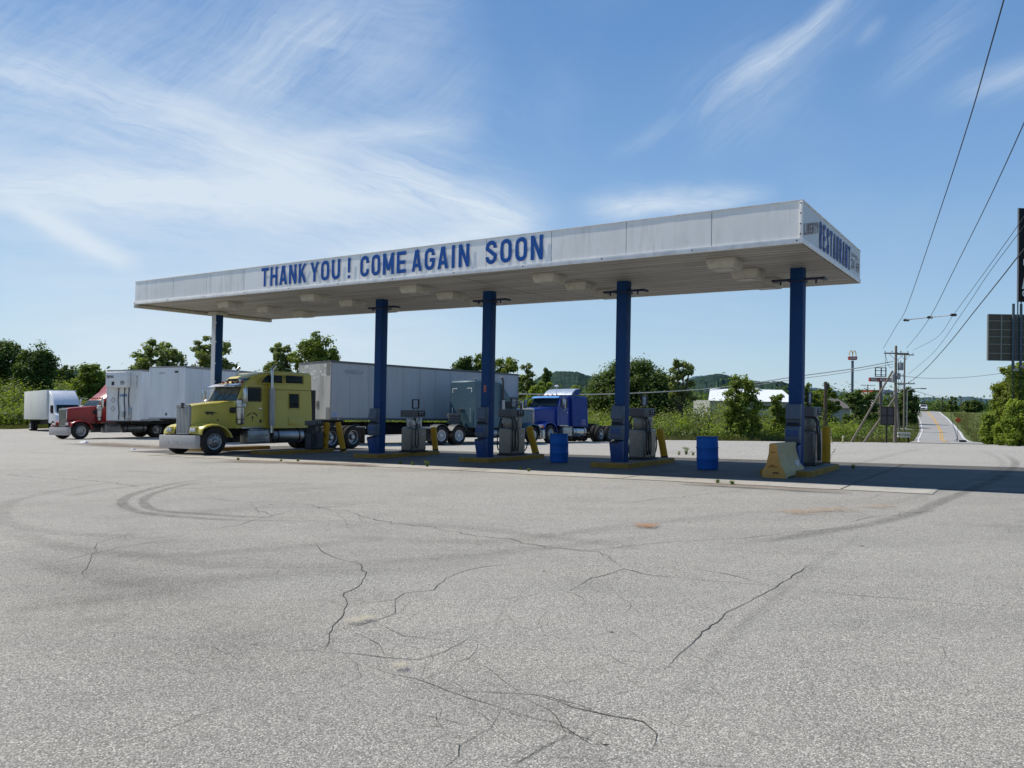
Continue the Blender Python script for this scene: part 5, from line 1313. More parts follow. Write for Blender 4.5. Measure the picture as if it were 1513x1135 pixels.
# jersey barrier
JBE = surf('barrier_orange', (.52, .27, .07), .85, dirt=.4, dcol=(.30,.22,.12), scale=5, var=.25, bmp=.4, bscale=25)
JB = surf('barrier_ochre', (.46, .36, .19), .85, dirt=.55, dcol=(.26,.22,.17), scale=3.5, var=.22, bmp=.4, bscale=25)
e = empty('concrete_barrier', 'chipped ochre-painted concrete barrier block standing end-on by the rightmost island', 'barrier')
half = [(.30, 0), (.31, .10), (.285, .20), (.20, .32), (.165, .45), (.13, .60), (.115, .80), (.10, .84)]
secs = []; random.seed(4)
nx_ = 12
for i in range(nx_+1):
    x = 1.45*i/nx_; q = []
    for k, (y, z) in enumerate(half): 
        j = .012*noise.noise(Vector((x*4, z*5, 1))) + (-.02 if i in (0, nx_) else 0)
        zz = max(0, z) + (.035 if (k == 0 and .2 < x < 1.2) else 0)
        q.append((x, y+j, zz))
    q2 = [(a, -b+.012*noise.noise(Vector((a*4, c*5, 8))), c) for a, b, c in q[::-1]]
    secs.append(q+q2)
MB().loft(secs).build('barrier_body', JB, e, bevel=.012, ang=30)
q = [(-.006, y*.985, z*.99+.003) for _, y, z in secs[0]]; MB().loft([q, [(-.0, y, z) for _, y, z in q]]).build('barrier_end', JBE, e, bevel=.002, seg=1)
mb = MB(); mb.bb(-.012, .02, -.02, .07, .30, .325); mb.bb(-.012, .02, -.06, .05, .62, .64); mb.bb(-.02, .015, -.10, .14, .27, .285); mb.build('joint_groove', surf('groove_dark_ochre', (.16,.08,.03), .9), e)
mb = MB(); mb.tube([(.0, -.12, .12), (-.05, -.10, .14), (-.05, -.02, .14), (0, 0, .12)], .014, 6); mb.build('lifting_loop', surf('rusty_bar', (.13,.07,.04), .8), e)
p = hit(1143, 707); place(e, p.x, p.y, BANG-R(4), .005)
# litter
for lb, px, py, s in (('crumpled white plastic bag lying on the lot in front of the red truck', 125, 655, .30), ('small scrap of white litter on the stained ground left of the yellow truck', 198, 664.5, .14)):
    mb = MB(); random.seed(px); n_ = 12; 
    for i in range(n_): a = 2*math.pi*i/n_; r = s*random.uniform(.6, 1.1); mb.v.append((r*math.cos(a), r*.8*math.sin(a), .0)); mb.v.append((r*.6*math.cos(a), r*.5*math.sin(a), s*random.uniform(.25, .5)))
    mb.v.append((0, 0, s*.35))
    for i in range(n_): j = (i+1) % n_; mb.f.append((2*i, 2*j, 2*j+1, 2*i+1)); mb.f.append((2*i+1, 2*j+1, 2*n_))
    p = hit(px, py); o = mb.build('litter', surf('litter_white', (.75,.75,.74), .5), None, loc=(p.x, p.y, p.z+.01), smooth=False); tag(o, lb, 'litter')

# ------------------------------------------------------------ leaves
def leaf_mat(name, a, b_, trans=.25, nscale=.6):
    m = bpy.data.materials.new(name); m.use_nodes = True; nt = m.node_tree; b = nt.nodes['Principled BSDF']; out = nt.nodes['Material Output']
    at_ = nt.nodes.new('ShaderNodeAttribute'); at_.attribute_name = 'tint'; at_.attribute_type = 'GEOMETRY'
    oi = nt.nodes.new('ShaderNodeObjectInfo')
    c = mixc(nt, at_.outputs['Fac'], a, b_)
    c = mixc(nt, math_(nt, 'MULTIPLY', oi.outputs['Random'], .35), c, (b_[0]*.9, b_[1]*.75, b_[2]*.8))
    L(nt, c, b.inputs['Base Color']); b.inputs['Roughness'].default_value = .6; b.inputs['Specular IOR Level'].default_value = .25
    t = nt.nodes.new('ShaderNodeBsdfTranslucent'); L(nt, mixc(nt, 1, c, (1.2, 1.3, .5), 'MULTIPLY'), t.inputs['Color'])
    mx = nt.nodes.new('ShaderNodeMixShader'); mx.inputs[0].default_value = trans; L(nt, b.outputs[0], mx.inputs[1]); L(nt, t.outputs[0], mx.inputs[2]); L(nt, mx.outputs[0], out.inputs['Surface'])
    return m
LF = leaf_mat('leaf_mid', (.065, .110, .016), (.23, .29, .050), .48); LFD = leaf_mat('leaf_dark', (.034, .066, .014), (.125, .185, .038), .38)
LFB = leaf_mat('leaf_bright', (.10, .155, .018), (.30, .38, .06), .48); LFG = leaf_mat('leaf_grey_green', (.075, .115, .035), (.24, .29, .095), .46)
BARK = surf('bark', (.075, .06, .045), .9, dirt=.3)
rg = random.Random(11)
def leaves(clumps, per, size, rnd, flat=.3):
    """clumps: (centre, radius vec, tint). Scatters small four-sided leaves near the shell of each clump"""
    V, Fc, T = [], [], []
    for (c, r, tn) in clumps:
        n = int(per*rnd.uniform(.75, 1.25))
        for _ in range(n):
            u, v = rnd.uniform(-1, 1), rnd.uniform(0, 2*math.pi); s = math.sqrt(1-u*u); d = Vector((s*math.cos(v), s*math.sin(v), u))
            k = min(1.25, abs(rnd.gauss(.72, .26))); p = Vector((c[0]+d.x*r[0]*k, c[1]+d.y*r[1]*k, c[2]+d.z*r[2]*k))
            nrm = (d*1.1 + Vector((rnd.gauss(-.10, .5), rnd.gauss(0, .5), rnd.gauss(.45, .5)))).normalized(); a = nrm.orthogonal().normalized(); q = rnd.uniform(0, 6.28); b = nrm.cross(a)
            e1 = a*math.cos(q)+b*math.sin(q); e2 = nrm.cross(e1); l = size*rnd.uniform(.6, 1.3); w = l*.62; o = len(V)
            V += [tuple(p-e1*l*.5), tuple(p+e2*w*.5+nrm*l*.06), tuple(p+e1*l*.5), tuple(p-e2*w*.5+nrm*l*.06)]
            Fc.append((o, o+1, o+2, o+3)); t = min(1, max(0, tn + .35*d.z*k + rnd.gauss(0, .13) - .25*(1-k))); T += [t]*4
    return V, Fc, T
def leaf_obj(name, data, m, parent=None):
    V, Fc, T = data; me = bpy.data.meshes.new(name); me.from_pydata(V, [], Fc); a = me.attributes.new('tint', 'FLOAT', 'POINT'); a.data.foreach_set('value', T); me.materials.append(m)
    o = bpy.data.objects.new(name, me); COL.objects.link(o)
    if parent: o.parent = parent
    return o
def tree(name, label, cat, px, D, top, width, m=None, base_frac=.25, n=26, per=190, size=.30, seed=1, lean=0, group='trees beyond the lot', dome=False, open_=0, tilt=0):
    m = m or LF; rnd = random.Random(seed); p = at(px, D); H = pt(px, top, D).z - p.z; Wd = width/1136*D/2
    e = empty(name, label, cat, p, 0, group); cl = []; tips = []
    zb = H*base_frac; n = int(n*(3.4 if not open_ else 3.0)); per = int(per*.42)
    for i in range(n):
        for _ in range(30):
            u = rnd.uniform(-1, 1); w = rnd.uniform(-1, 1); h = rnd.uniform(0, 1)
            lim = math.sqrt(max(0, 1-((h-.38)/.66)**2)) if not dome else math.sqrt(max(0, 1-h*h))
            if u*u+w*w < lim*lim and (u*u+w*w > .12*lim*lim or h > .6 or rnd.random() < .4): break
        r = Wd*rnd.uniform(.13, .27)*(1-.15*h)*(1-open_*.2); r = max(r, .3)*(1.3 if D > 100 else 1)
        c = (u*(Wd-r*.6), w*(Wd-r*.6)*.85, zb + h*(H-zb-r*.6) + r*.1)
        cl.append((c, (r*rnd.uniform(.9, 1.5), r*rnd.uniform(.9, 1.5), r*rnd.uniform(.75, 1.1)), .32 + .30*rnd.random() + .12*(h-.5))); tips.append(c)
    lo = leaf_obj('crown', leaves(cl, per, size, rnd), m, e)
    # trunk and limbs
    mb = MB(); tr = max(.10, H*.022)
    q = [(0, 0, -.2), (lean*.3, 0, H*.18), (lean*.6+.1, .05, H*.38), (lean, -.05, H*.62)]
    mb.tube(q, tr, 9, rs=[tr*1.25, tr, tr*.8, tr*.35])
    for c in rnd.sample(tips, min(len(tips), 14)):
        s = Vector(q[1]).lerp(Vector(q[3]), rnd.uniform(.1, .8)); c = Vector(c); mid = s.lerp(c, .5) + Vector((0, 0, -.15*H*.2)); mb.tube([s, mid, c], tr*.3, 6, rs=[tr*.42, tr*.28, tr*.10])
    mb.build('trunk', BARK, e)
    return e
TR = [
 # name, label, px, D, top, width, kw
 ('dark_tree', 'tall dark tree at the far left edge of the view', 4, 118, 503, 74, dict(m=LFD, n=38, per=230, size=.42, base_frac=.12)),
 ('broad_tree', 'tall rounded green tree, second from the left edge', 55, 112, 508, 66, dict(m=LFD, n=36, per=240, size=.40, base_frac=.10)),
 ('far_tree', 'distant small tree behind the two tall left trees', 98, 165, 538, 34, dict(m=LFD, n=20, per=150, size=.5, base_frac=.1)),
 ('bright_tree', 'light green tree above the red truck bonnet', 133, 104, 538, 58, dict(m=LF, n=30, per=220, size=.38, base_frac=.05)),
 ('young_tree', 'bright green low tree rising behind the far white truck', 96, 98, 568, 46, dict(m=LFB, n=22, per=200, size=.34, base_frac=.02)),
 ('maple_tree', 'open-crowned tree above the refrigerated trailer', 233, 78, 501, 84, dict(m=LFG, n=34, per=190, size=.34, base_frac=.40, open_=.5)),
 ('maple_tree', 'open-crowned tree behind the leftmost canopy column', 313, 78, 494, 72, dict(m=LFG, n=30, per=185, size=.34, base_frac=.40, open_=.5)),
 ('maple_tree', 'smaller ragged tree left of the round tree over the grey trailer', 413, 80, 505, 58, dict(m=LFG, n=24, per=180, size=.34, base_frac=.42, open_=.5)),
 ('round_tree', 'dense round green tree above the nose of the grey-white trailer', 466, 78, 491, 88, dict(m=LF, n=46, per=230, size=.33, base_frac=.34, dome=True)),
 ('dark_tree', 'dark bushy tree above the middle of the grey-white trailer', 688, 112, 521, 52, dict(m=LFD, n=26, per=220, size=.40, base_frac=.2)),
 ('broad_tree', 'mid green tree just left of the middle canopy column', 712, 112, 523, 46, dict(m=LF, n=24, per=200, size=.40, base_frac=.2)),
 ('broad_tree', 'mid green tree just right of the middle canopy column', 748, 112, 525, 56, dict(m=LF, n=28, per=200, size=.40, base_frac=.2)),
 ('pale_tree', 'pale loose tree beyond the right end of the grey-white trailer', 779, 108, 533, 32, dict(m=LFG, n=16, per=150, size=.36, base_frac=.2, open_=.4)),
 ('pale_tree', 'narrow tree between the long trailer and the blue truck', 806, 120, 538, 26, dict(m=LFD, n=14, per=170, size=.42, base_frac=.2)),
 ('bright_tree', 'bright green bushy tree behind the cab of the blue truck', 798, 92, 560, 50, dict(m=LFB, n=26, per=210, size=.34, base_frac=.05)),
 ('bright_tree', 'low green tree behind the silver roof wing', 846, 96, 568, 50, dict(m=LF, n=22, per=190, size=.34, base_frac=.05)),
 ('dome_tree', 'huge dark dome-shaped tree behind the second column from the right', 935, 92, 529, 148, dict(m=LFD, n=90, per=260, size=.34, base_frac=.30, dome=True)),
 ('slender_tree', 'slender light tree with a visible stem right of the dome-shaped tree', 1007, 84, 524, 46, dict(m=LFG, n=20, per=170, size=.28, base_frac=.40, open_=.4)),
 ('leafy_tree', 'leafy green tree in front of the left half of the white-roofed building', 1096, 74, 553, 60, dict(m=LF, n=30, per=210, size=.28, base_frac=.05)),
 ('leafy_tree', 'smaller leafy tree in front of the right half of the white-roofed building', 1150, 76, 580, 30, dict(m=LF, n=14, per=180, size=.28, base_frac=.05)),
 ('leafy_tree', 'green tree directly right of the rightmost canopy column', 1194, 92, 561, 42, dict(m=LF, n=22, per=200, size=.32, base_frac=.05)),
 ('leafy_tree', 'green tree beside the old dark utility pole', 1219, 96, 566, 48, dict(m=LF, n=22, per=200, size=.32, base_frac=.05)),
 ('leafy_tree', 'dark tree below the golden arches sign', 1263, 100, 576, 40, dict(m=LFD, n=22, per=200, size=.34, base_frac=.05)),
 ('leafy_tree', 'dark tree below the red and white plaza sign', 1284, 104, 578, 34, dict(m=LFD, n=18, per=180, size=.34, base_frac=.05)),
 ('roadside_tree', 'dark tree behind the cluster of utility poles', 1340, 150, 573, 34, dict(m=LFD, n=24, per=180, size=.45, base_frac=.05)),
 ('roadside_tree', 'low dark trees left of the white SUV', 1322, 140, 588, 40, dict(m=LFD, n=18, per=170, size=.45, base_frac=.02)),
 ('roadside_tree', 'large green tree below the billboard at the right edge', 1512, 62, 532, 84, dict(m=LF, n=56, per=250, size=.28, base_frac=.30, open_=.2)),
 ('bright_tree', 'bright green sapling left of the billboard posts', 1486, 62, 576, 30, dict(m=LFB, n=24, per=210, size=.24, base_frac=.02)),
 ('bright_tree', 'bright green bush just below the board back on the right verge', 1506, 57, 592, 50, dict(m=LFB, n=34, per=210, size=.22, base_frac=.02)),
 ('bright_tree', 'sunlit bush on the right verge beside the billboard tree', 1464, 70, 606, 26, dict(m=LFB, n=24, per=190, size=.28, base_frac=.0)),
 ('roadside_tree', 'small far tree on the skyline right of the road crest', 1408, 240, 586, 16, dict(m=LFD, n=8, per=110, size=.7, base_frac=.1)),
 ('roadside_tree', 'dark clump of trees far right of the road crest', 1436, 210, 590, 30, dict(m=LFD, n=14, per=150, size=.6, base_frac=.0)),
]
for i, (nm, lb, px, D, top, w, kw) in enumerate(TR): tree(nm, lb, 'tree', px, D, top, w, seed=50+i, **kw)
# undergrowth nobody could count: thicket masses
def thicket(name, label, spots, m, per, size, seed):
    rnd = random.Random(seed); cl = []
    for (x, y, r, h) in spots: z = G(x, y); cl.append(((x, y, z+h*.42), (r, r, h*.6), .25+.45*rnd.random()))
    o = leaf_obj(name, leaves(cl, per, size, rnd), m); tag(o, label, 'undergrowth', kind='stuff'); return o
def spotset(seed, n, u0, u1, off0, off1, hfun, rr=(1.0, 2.2)):
    rnd = random.Random(seed); out = []
    for _ in range(n):
        u = rnd.uniform(u0, u1); th_ = math.atan(u); r0 = edgeR(th_); f = rnd.random()**1.3; r = r0 + lerp(off0, off1, f)
        x, y = r*math.sin(th_), r*math.cos(th_); h = hfun(u, f)*rnd.uniform(.75, 1.35)
        if -6.5 < (x - (44+ (y-77)*.542)) < 9 and y > 70: continue
        out.append((x, y, rnd.uniform(*rr), h))
    return out
def hmid(u, f):
    base = 1.2+3.2*f
    if .30 < u < .42: base *= .72
    if u >= .42: base *= .55
    return base
thicket('bush_thicket', 'dense grey-green thicket of wild shrubs behind the lot, centre to right', spotset(1, 330, .03, .50, 2.6, 24, hmid), LFG, 230, .26, 1)
thicket('bush_thicket', 'darker undergrowth mixed through the thicket behind the lot', spotset(2, 150, .03, .50, 5, 30, lambda u, f: 1.0+2.8*f), LFD, 220, .28, 2)
thicket('bush_thicket', 'bright green shrubs along the front of the thicket', spotset(3, 90, .05, .46, 1.6, 8, lambda u, f: 1.1+1.6*f, (.7, 1.4)), LFB, 190, .22, 3)
thicket('hillside_scrub', 'green scrub covering the rising ground at the far left', spotset(4, 330, -.74, -.40, 3, 42, lambda u, f: 1.6+2.4*f, (1.3, 2.8)), LF, 200, .36, 4)
thicket('hillside_scrub', 'grey-green scrub among the bushes at the far left', spotset(5, 170, -.74, -.42, 5, 50, lambda u, f: 1.6+2.2*f, (1.2, 2.4)), LFG, 190, .36, 5)
thicket('hillside_scrub', 'low shrubs behind the parked trailers', spotset(6, 150, -.42, .05, 3, 25, lambda u, f: 1.5+2.0*f, (1.2, 2.4)), LF, 170, .36, 6)
def right_spots():
    rnd = random.Random(7); out = []
    for _ in range(170):
        u = rnd.uniform(.60, .74); th_ = math.atan(u); r = edgeR(th_) + rnd.uniform(2.5, 26); x, y = r*math.sin(th_), r*math.cos(th_)
        if (x - (44+(y-77)*.542)) < 13 + max(0, 90-y)*.2: continue
        out.append((x, y, rnd.uniform(.7, 1.7), rnd.uniform(1.0, 2.6)*(1+(u-.6)*5)))
    return out
def wide_spots(seed, n, ranges):
    rnd = random.Random(seed); out = []
    for _ in range(n):
        a, b = rnd.choice(ranges); th_ = math.radians(rnd.uniform(a, b)); r = edgeR(th_) + rnd.uniform(3, 40); out.append((r*math.sin(th_), r*math.cos(th_), rnd.uniform(1.3, 2.8), rnd.uniform(1.5, 4)))
    return out
thicket('hillside_scrub', 'scrub and low trees continuing round the lot outside the view', wide_spots(21, 260, ((-75, -37), (37, 75))), LF, 130, .45, 21)
thicket('roadside_bushes', 'sunlit bushes on the bank right of the road', right_spots(), LFB, 190, .22, 7)
def far_spots():
    rnd = random.Random(8); out = []
    for _ in range(260):
        y = rnd.uniform(190, 420); u = rnd.uniform(-.72, .74); x = u*y
        if abs(x-(44+(y-77)*.542)) < 12 and y < 260: continue
        out.append((x, y, rnd.uniform(4, 8), rnd.uniform(6, 11)*(.55 if u > .5 else 1)))
    return out
thicket('distant_woods', 'distant belt of woodland along the horizon', far_spots(), LFD, 170, 1.1, 8)

# tall grass along the lot's edge and verges
GBL = leaf_mat('grass_blade', (.06, .085, .02), (.20, .20, .075), .3)
def grass(label, spots, seed, hh=(.15, .45), w=.03, per=7):
    rnd = random.Random(seed); V, Fc, T = [], [], []
    for (x, y) in spots:
        z = G(x, y)
        for _ in range(per):
            a = rnd.uniform(0, 6.28); dx, dy = math.cos(a), math.sin(a); bx, by = x+rnd.gauss(0, .25), y+rnd.gauss(0, .25); h = rnd.uniform(*hh); o = len(V); le = rnd.uniform(.05, .25)*h
            V += [(bx-dx*w/2, by-dy*w/2, z-.12), (bx+dx*w/2, by+dy*w/2, z-.12), (bx+dy*le, by-dx*le, z+h)]; Fc.append((o, o+1, o+2)); t = rnd.random(); T += [t*.6, t*.6, t]
    o = leaf_obj('tall_grass', (V, Fc, T), GBL); tag(o, label, 'grass', kind='stuff'); return o
rnd = random.Random(3); sp_ = []
for _ in range(11000):
    u = rnd.uniform(-.72, .74); th_ = math.atan(u); r = edgeR(th_)+rnd.uniform(.15, 1)**2*9; x, y = r*math.sin(th_), r*math.cos(th_)
    dr = x - (44+(y-77)*.542)
    if -5.2 < dr < 4.2 + 9*(1-smooth(72, 108, y))**3: continue
    sp_.append((x, y))
grass('rough unmown grass along the edge of the lot', sp_, 9, (.15, .55), .05)
sp_ = []
for _ in range(3500):
    y = rnd.uniform(82, 200); s_ = rnd.choice((-1, 1)); x = 44+(y-77)*.542 + s_*(4.2+rnd.random()**1.5*14 + (9*(1-smooth(72, 108, y))**3 if s_ > 0 else 0)); sp_.append((x, y))
grass('mown and rough grass on the road verges', sp_, 10, (.10, .35), .07, 6)
# weeds in the cracks
random.seed(31)
def weed(label, p, h, n, m=LF, sz=.05, name='weed', group='weeds growing from the paving joints'):
    e = empty(name, label, 'weed', p, random.uniform(0, 6), group); r_ = random.Random(int(p.x*100)); mb = MB(); cl = []
    for k in range(n):
        a = r_.uniform(0, 6.28); l = h*r_.uniform(.6, 1); lean = r_.uniform(.1, .6)*l; pts = [(0, 0, 0), (lean*.4*math.cos(a), lean*.4*math.sin(a), l*.5), (lean*math.cos(a), lean*math.sin(a), l)]
        mb.tube(pts, .003, 4, rs=[.005, .004, .002])
        for j in range(5): q = Vector(pts[1]).lerp(Vector(pts[2]), j/4) if j > 2 else Vector(pts[0]).lerp(Vector(pts[1]), .1+.4*j); cl.append((tuple(q), (sz*1.2, sz*1.2, sz*.8), .6))
    mb.build('stem', surf('weed_stem', (.10,.14,.04), .7), e); leaf_obj('leaves', leaves(cl, 16, sz*.6, r_), m, e)
    return e
WD = [(1222, 691, .55, 7, 'tallest leafy weed growing behind the rightmost island, beside the upright bollard'), (1014, 672, .32, 8, 'pale bushy weed at the shadow edge right of the leaning bollard'), (1003, 672.5, .14, 5, 'small weed left of the pale bushy weed'), (1024, 673, .14, 5, 'small dark weed right of the pale bushy weed'),
 (631, 690, .16, 7, 'dark tuft on the apron edge in front of the square stainless pump'), (610, 688, .10, 4, 'small tuft on the apron edge left of the dark tuft'), (592, 686, .09, 4, 'small weed on the apron below the second left column'), (769, 695, .09, 5, 'low weed on the apron in front of the middle island'),
 (781, 697, .07, 4, 'low weed on the apron just right of another in front of the middle island'), (1060, 714, .07, 6, 'flat weed patch on the apron edge below the right blue drum'), (1082, 716, .06, 6, 'flat weed patch on the apron edge left of the barrier'), (1260, 693, .12, 5, 'small weed on the joint right of the upright bollard'),
 (352, 680, .07, 5, 'low weed on the dirt in front of the yellow truck'), (440, 682, .06, 5, 'low weed on the apron by the yellow truck cab'), (415, 682, .06, 4, 'tiny weed in the dirt beside the yellow truck front step')]
for px, py, h, n, lb in WD: p = hit(px, py); weed(lb, Vector((p.x, p.y, p.z+.01)), h, n, sz=.035 if h < .2 else .05)

# ------------------------------------------------------------ hills
def hill_mat(name, a, b_):
    m, nt, b = newmat(name); v = coords(nt); vo = N(nt, 'ShaderNodeTexVoronoi', Scale=.085); L(nt, v, vo.inputs['Vector']); n1 = noise_(nt, v, .012, 6, .7)
    col = mixc(nt, ramp(nt, n1, [(.35, 0), (.65, 1)]), a, b_); col = mixc(nt, .55, col, ramp(nt, vo.outputs['Distance'], [(.1, 1.25), (.75, .5)]), 'MULTIPLY')
    L(nt, col, b.inputs['Base Color']); b.inputs['Roughness'].default_value = 1; b.inputs['Specular IOR Level'].default_value = 0
    bump(nt, vo.outputs['Distance'], -1, 4, b); return m
H1 = hill_mat('wooded_hill', (.028, .052, .050), (.044, .072, .056)); H2 = hill_mat('hazy_hill', (.065, .115, .155), (.085, .14, .17)); H3 = hill_mat('hazy_far_ridge', (.15, .23, .33), (.17, .25, .35))  # bluish tones put aerial haze into the hill colours
def ridge(name, D, sky_pts, m, depth, seed, rough=1.0):
    """a long wooded ridge: sky_pts give its skyline as seen from the lot"""
    mb = MB(); x0, x1 = sky_pts[0][0], sky_pts[-1][0]; n = int(abs(x1-x0)/1.6); rows = 12
    for i in range(n+1):
        px = x0+(x1-x0)*i/n; py = sky_pts[-1][1]
        for (a, b) in zip(sky_pts, sky_pts[1:]):
            if a[0] <= px <= b[0]: k = (px-a[0])/(b[0]-a[0]); py = lerp(a[1], b[1], k*k*(3-2*k))
        top = pt(px, py, D)
        for j in range(rows+1):
            f = j/rows; y = D - depth*(1-f) if j <= rows else D; q = pt(px, 590, y); prof_ = math.sin(f*math.pi/2)**.8
            z0 = -8; z = lerp(z0, top.z, prof_); s = D/1136*rough
            z += s*1.3*noise.noise(Vector((px*.35, f*9, seed))) + s*1.1*noise.noise(Vector((px*1.3, f*23, seed+4))) - s*.6
            mb.v.append((q.x, y + noise.noise(Vector((px*.6, f*7, seed)))*depth*.02, z))
    for i in range(n):
        for j in range(rows): a = i*(rows+1)+j; mb.f.append((a, a+1, a+rows+2, a+rows+1))
    o = mb.build(name, m, fix=False, ang=180); tag(o, kind='structure')
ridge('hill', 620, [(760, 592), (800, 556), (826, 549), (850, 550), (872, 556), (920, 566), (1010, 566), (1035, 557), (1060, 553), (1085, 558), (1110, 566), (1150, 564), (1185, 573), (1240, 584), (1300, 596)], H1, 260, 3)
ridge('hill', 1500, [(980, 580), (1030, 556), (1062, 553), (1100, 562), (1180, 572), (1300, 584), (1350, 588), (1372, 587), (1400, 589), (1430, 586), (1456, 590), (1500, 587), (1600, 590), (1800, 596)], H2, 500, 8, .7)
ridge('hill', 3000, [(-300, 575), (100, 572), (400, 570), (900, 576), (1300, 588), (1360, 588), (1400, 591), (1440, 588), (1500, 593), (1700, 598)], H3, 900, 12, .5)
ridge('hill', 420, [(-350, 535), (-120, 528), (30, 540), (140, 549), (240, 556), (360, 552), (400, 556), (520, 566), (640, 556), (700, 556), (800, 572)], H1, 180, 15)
# ------------------------------------------------------------ poles, wires, signs, far buildings
WOOD = surf('weathered_pole_wood', (.20, .175, .145), .9, dirt=.4, streak=True); WOODD = surf('dark_pole_wood', (.07, .055, .045), .9, dirt=.3, streak=True); INS = surf('insulator_grey', (.30,.30,.31), .4); GALV = surf('galvanised', (.33,.34,.35), .5, metal=.4, dirt=.3)
def up(px, top, D): return pt(px, top, D).z
def upole(label, px, D, top, r=.16, arms=(), m=None, name='utility_pole', lean=0, trans=False, dz=-.3):
    m = m or WOOD; p = at(px, D); H = up(px, top, D) - p.z; e = empty(name, label, 'pole', p, 0, 'utility poles beside the road')
    MB().cyl((0,0,dz), (lean,0,H), r, r*.65, 12).build('pole_shaft', m, e)
    for (z, w, ang) in arms:
        z = H-z; M = Matrix.Rotation(ang, 4, 'Z'); mb = MB(); mb.bb(-w/2, w/2, -.16, -.05, z-.06, z+.06, M); a = mb.build('crossarm', m if w > 1 else GALV, e)
        for x in (-w*.46, -w*.18, w*.18, w*.46): MB().lathe([(.02,0),(.03,.08),(.06,.10),(.05,.18),(.01,.2)], 8, 'z', tuple(M @ Vector((x, -.1, z+.06)))).build('insulator', INS, a)
        mb = MB(); 
        for s in (-1, 1): mb.cyl(M @ Vector((s*w*.3, -.1, z-.05)), M @ Vector((0, -.1, z-.75)), .02, n=5)
        mb.build('brace', GALV, a)
    return e, p, H
e, p1, H1_ = upole('tall grey utility pole with transformer and crossarm, nearest the lot corner', 1323, 75, 511, .17, ((.75, 2.4, .0),))
for (x, y, z, r, h) in ((.42, -.1, H1_-2.4, .26, .75), (-.30, -.15, H1_-3.6, .20, .8), (.1, -.35, H1_-3.3, .18, .6)):
    t_ = MB().lathe([(.02, 0), (r, .02), (r, h-.06), (r*.9, h), (.02, h+.03)], 16, 'z', (x, y, z)).build('transformer', surf('transformer_grey', (.28,.29,.30), .5, dirt=.2), e)
    MB().lathe([(.03, h+.03), (.05, h+.12), (.03, h+.2)], 8, 'z', (x, y, z)).build('bushing', INS, t_)
mb = MB()
for k in range(3): mb.bb(-.55+.3*k, -.35+.3*k, -.3, -.12, H1_-5.0+.25*k, H1_-4.75+.25*k)
mb.build('junction_box', INS, e)
mb = MB()
for (a, c, s) in (((-1.1,-.1,H1_-.7), (-.3,-.1,H1_-2.0), -.7), ((1.1,-.1,H1_-.7), (.5,-.1,H1_-1.7), -.3), ((-1.1,-.1,H1_-.7), (-1.0,-.1,H1_-2.9), 0), ((.2,-.1,H1_-1.4),(.2,-.2,H1_-4.4),.2)):
    A_, B_ = Vector(a), Vector(c); mb.tube([A_.lerp(B_, t)+Vector((0,0,s*math.sin(math.pi*t))) for t in [i/8 for i in range(9)]], .018, 5)
mb.build('jumper_wire', BPL, e)
# raking props
for lb, a, b, g_ in (('longer slanting wooden prop braced against the nearest utility pole', (1256, 645), (1319, 548), 75), ('shorter slanting wooden prop below the longer one', (1274, 647), (1322, 588), 74)):
    A_ = at(a[0], g_); B_ = pt(b[0], b[1], 75); o = MB().cyl(A_-Vector((0,0,.3)), B_, .11, .09, 10).build('pole_prop', WOOD, None); tag(o, lb, 'prop')
upole('thin utility pole with two short crossarms just right of the nearest pole', 1336, 96, 523, .13, ((.1, 2.6, .3), (3.7, 3.0, .3)))
upole('leaning pole with clustered fittings between the two tall poles', 1331, 88, 553, .14, ((.2, .9, .2), (1.2, 1.0, .2)), lean=-.7)
upole('far dark utility pole on the crest right of the SUV', 1392, 235, 586, .2, ((.6, 2.6, 0),), WOODD)
upole('far dark utility pole among the skyline trees, farthest right', 1420, 260, 585, .2, ((.6, 2.6, 0),), WOODD)
upole('tiny distant pole with two crossarms beneath the plaza sign', 1282, 210, 568, .16, ((.3, 4.0, 0), (1.6, 3.6, 0)), WOODD)
e, p_, H_ = upole('old blackened wooden pole behind the rightmost pump', 1219.5, 72, 564, .20, (), WOODD)
MB().box((.32, -.2, .9), (.3, .25, .5)).build('meter_box', INS, e, bevel=.03); MB().box((.05, -.25, H_-.5), (.25, .2, .5)).build('cut_out', BPL, e)
leaf_obj('creeper', leaves([((0, 0, .5+.35*k), (.35, .35, .3), .3) for k in range(8)], 70, .14, random.Random(6)), LFD, e)
# street lamp
p = at(1340.5, 100); H_ = up(1354, 575, 100)-p.z; e = empty('street_lamp', 'grey street lamp arm reaching over the road beside the poles', 'street lamp', p)
MB().tube([(0,0,0), (0,0,H_-.3), (.4,-.1,H_), (1.5,-.3,H_+.1)], .06, 8).build('lamp_post', GALV, e); MB().box((1.85,-.35,H_+.08), (.8,.3,.16)).build('lamp_head', INS, e, bevel=.05)
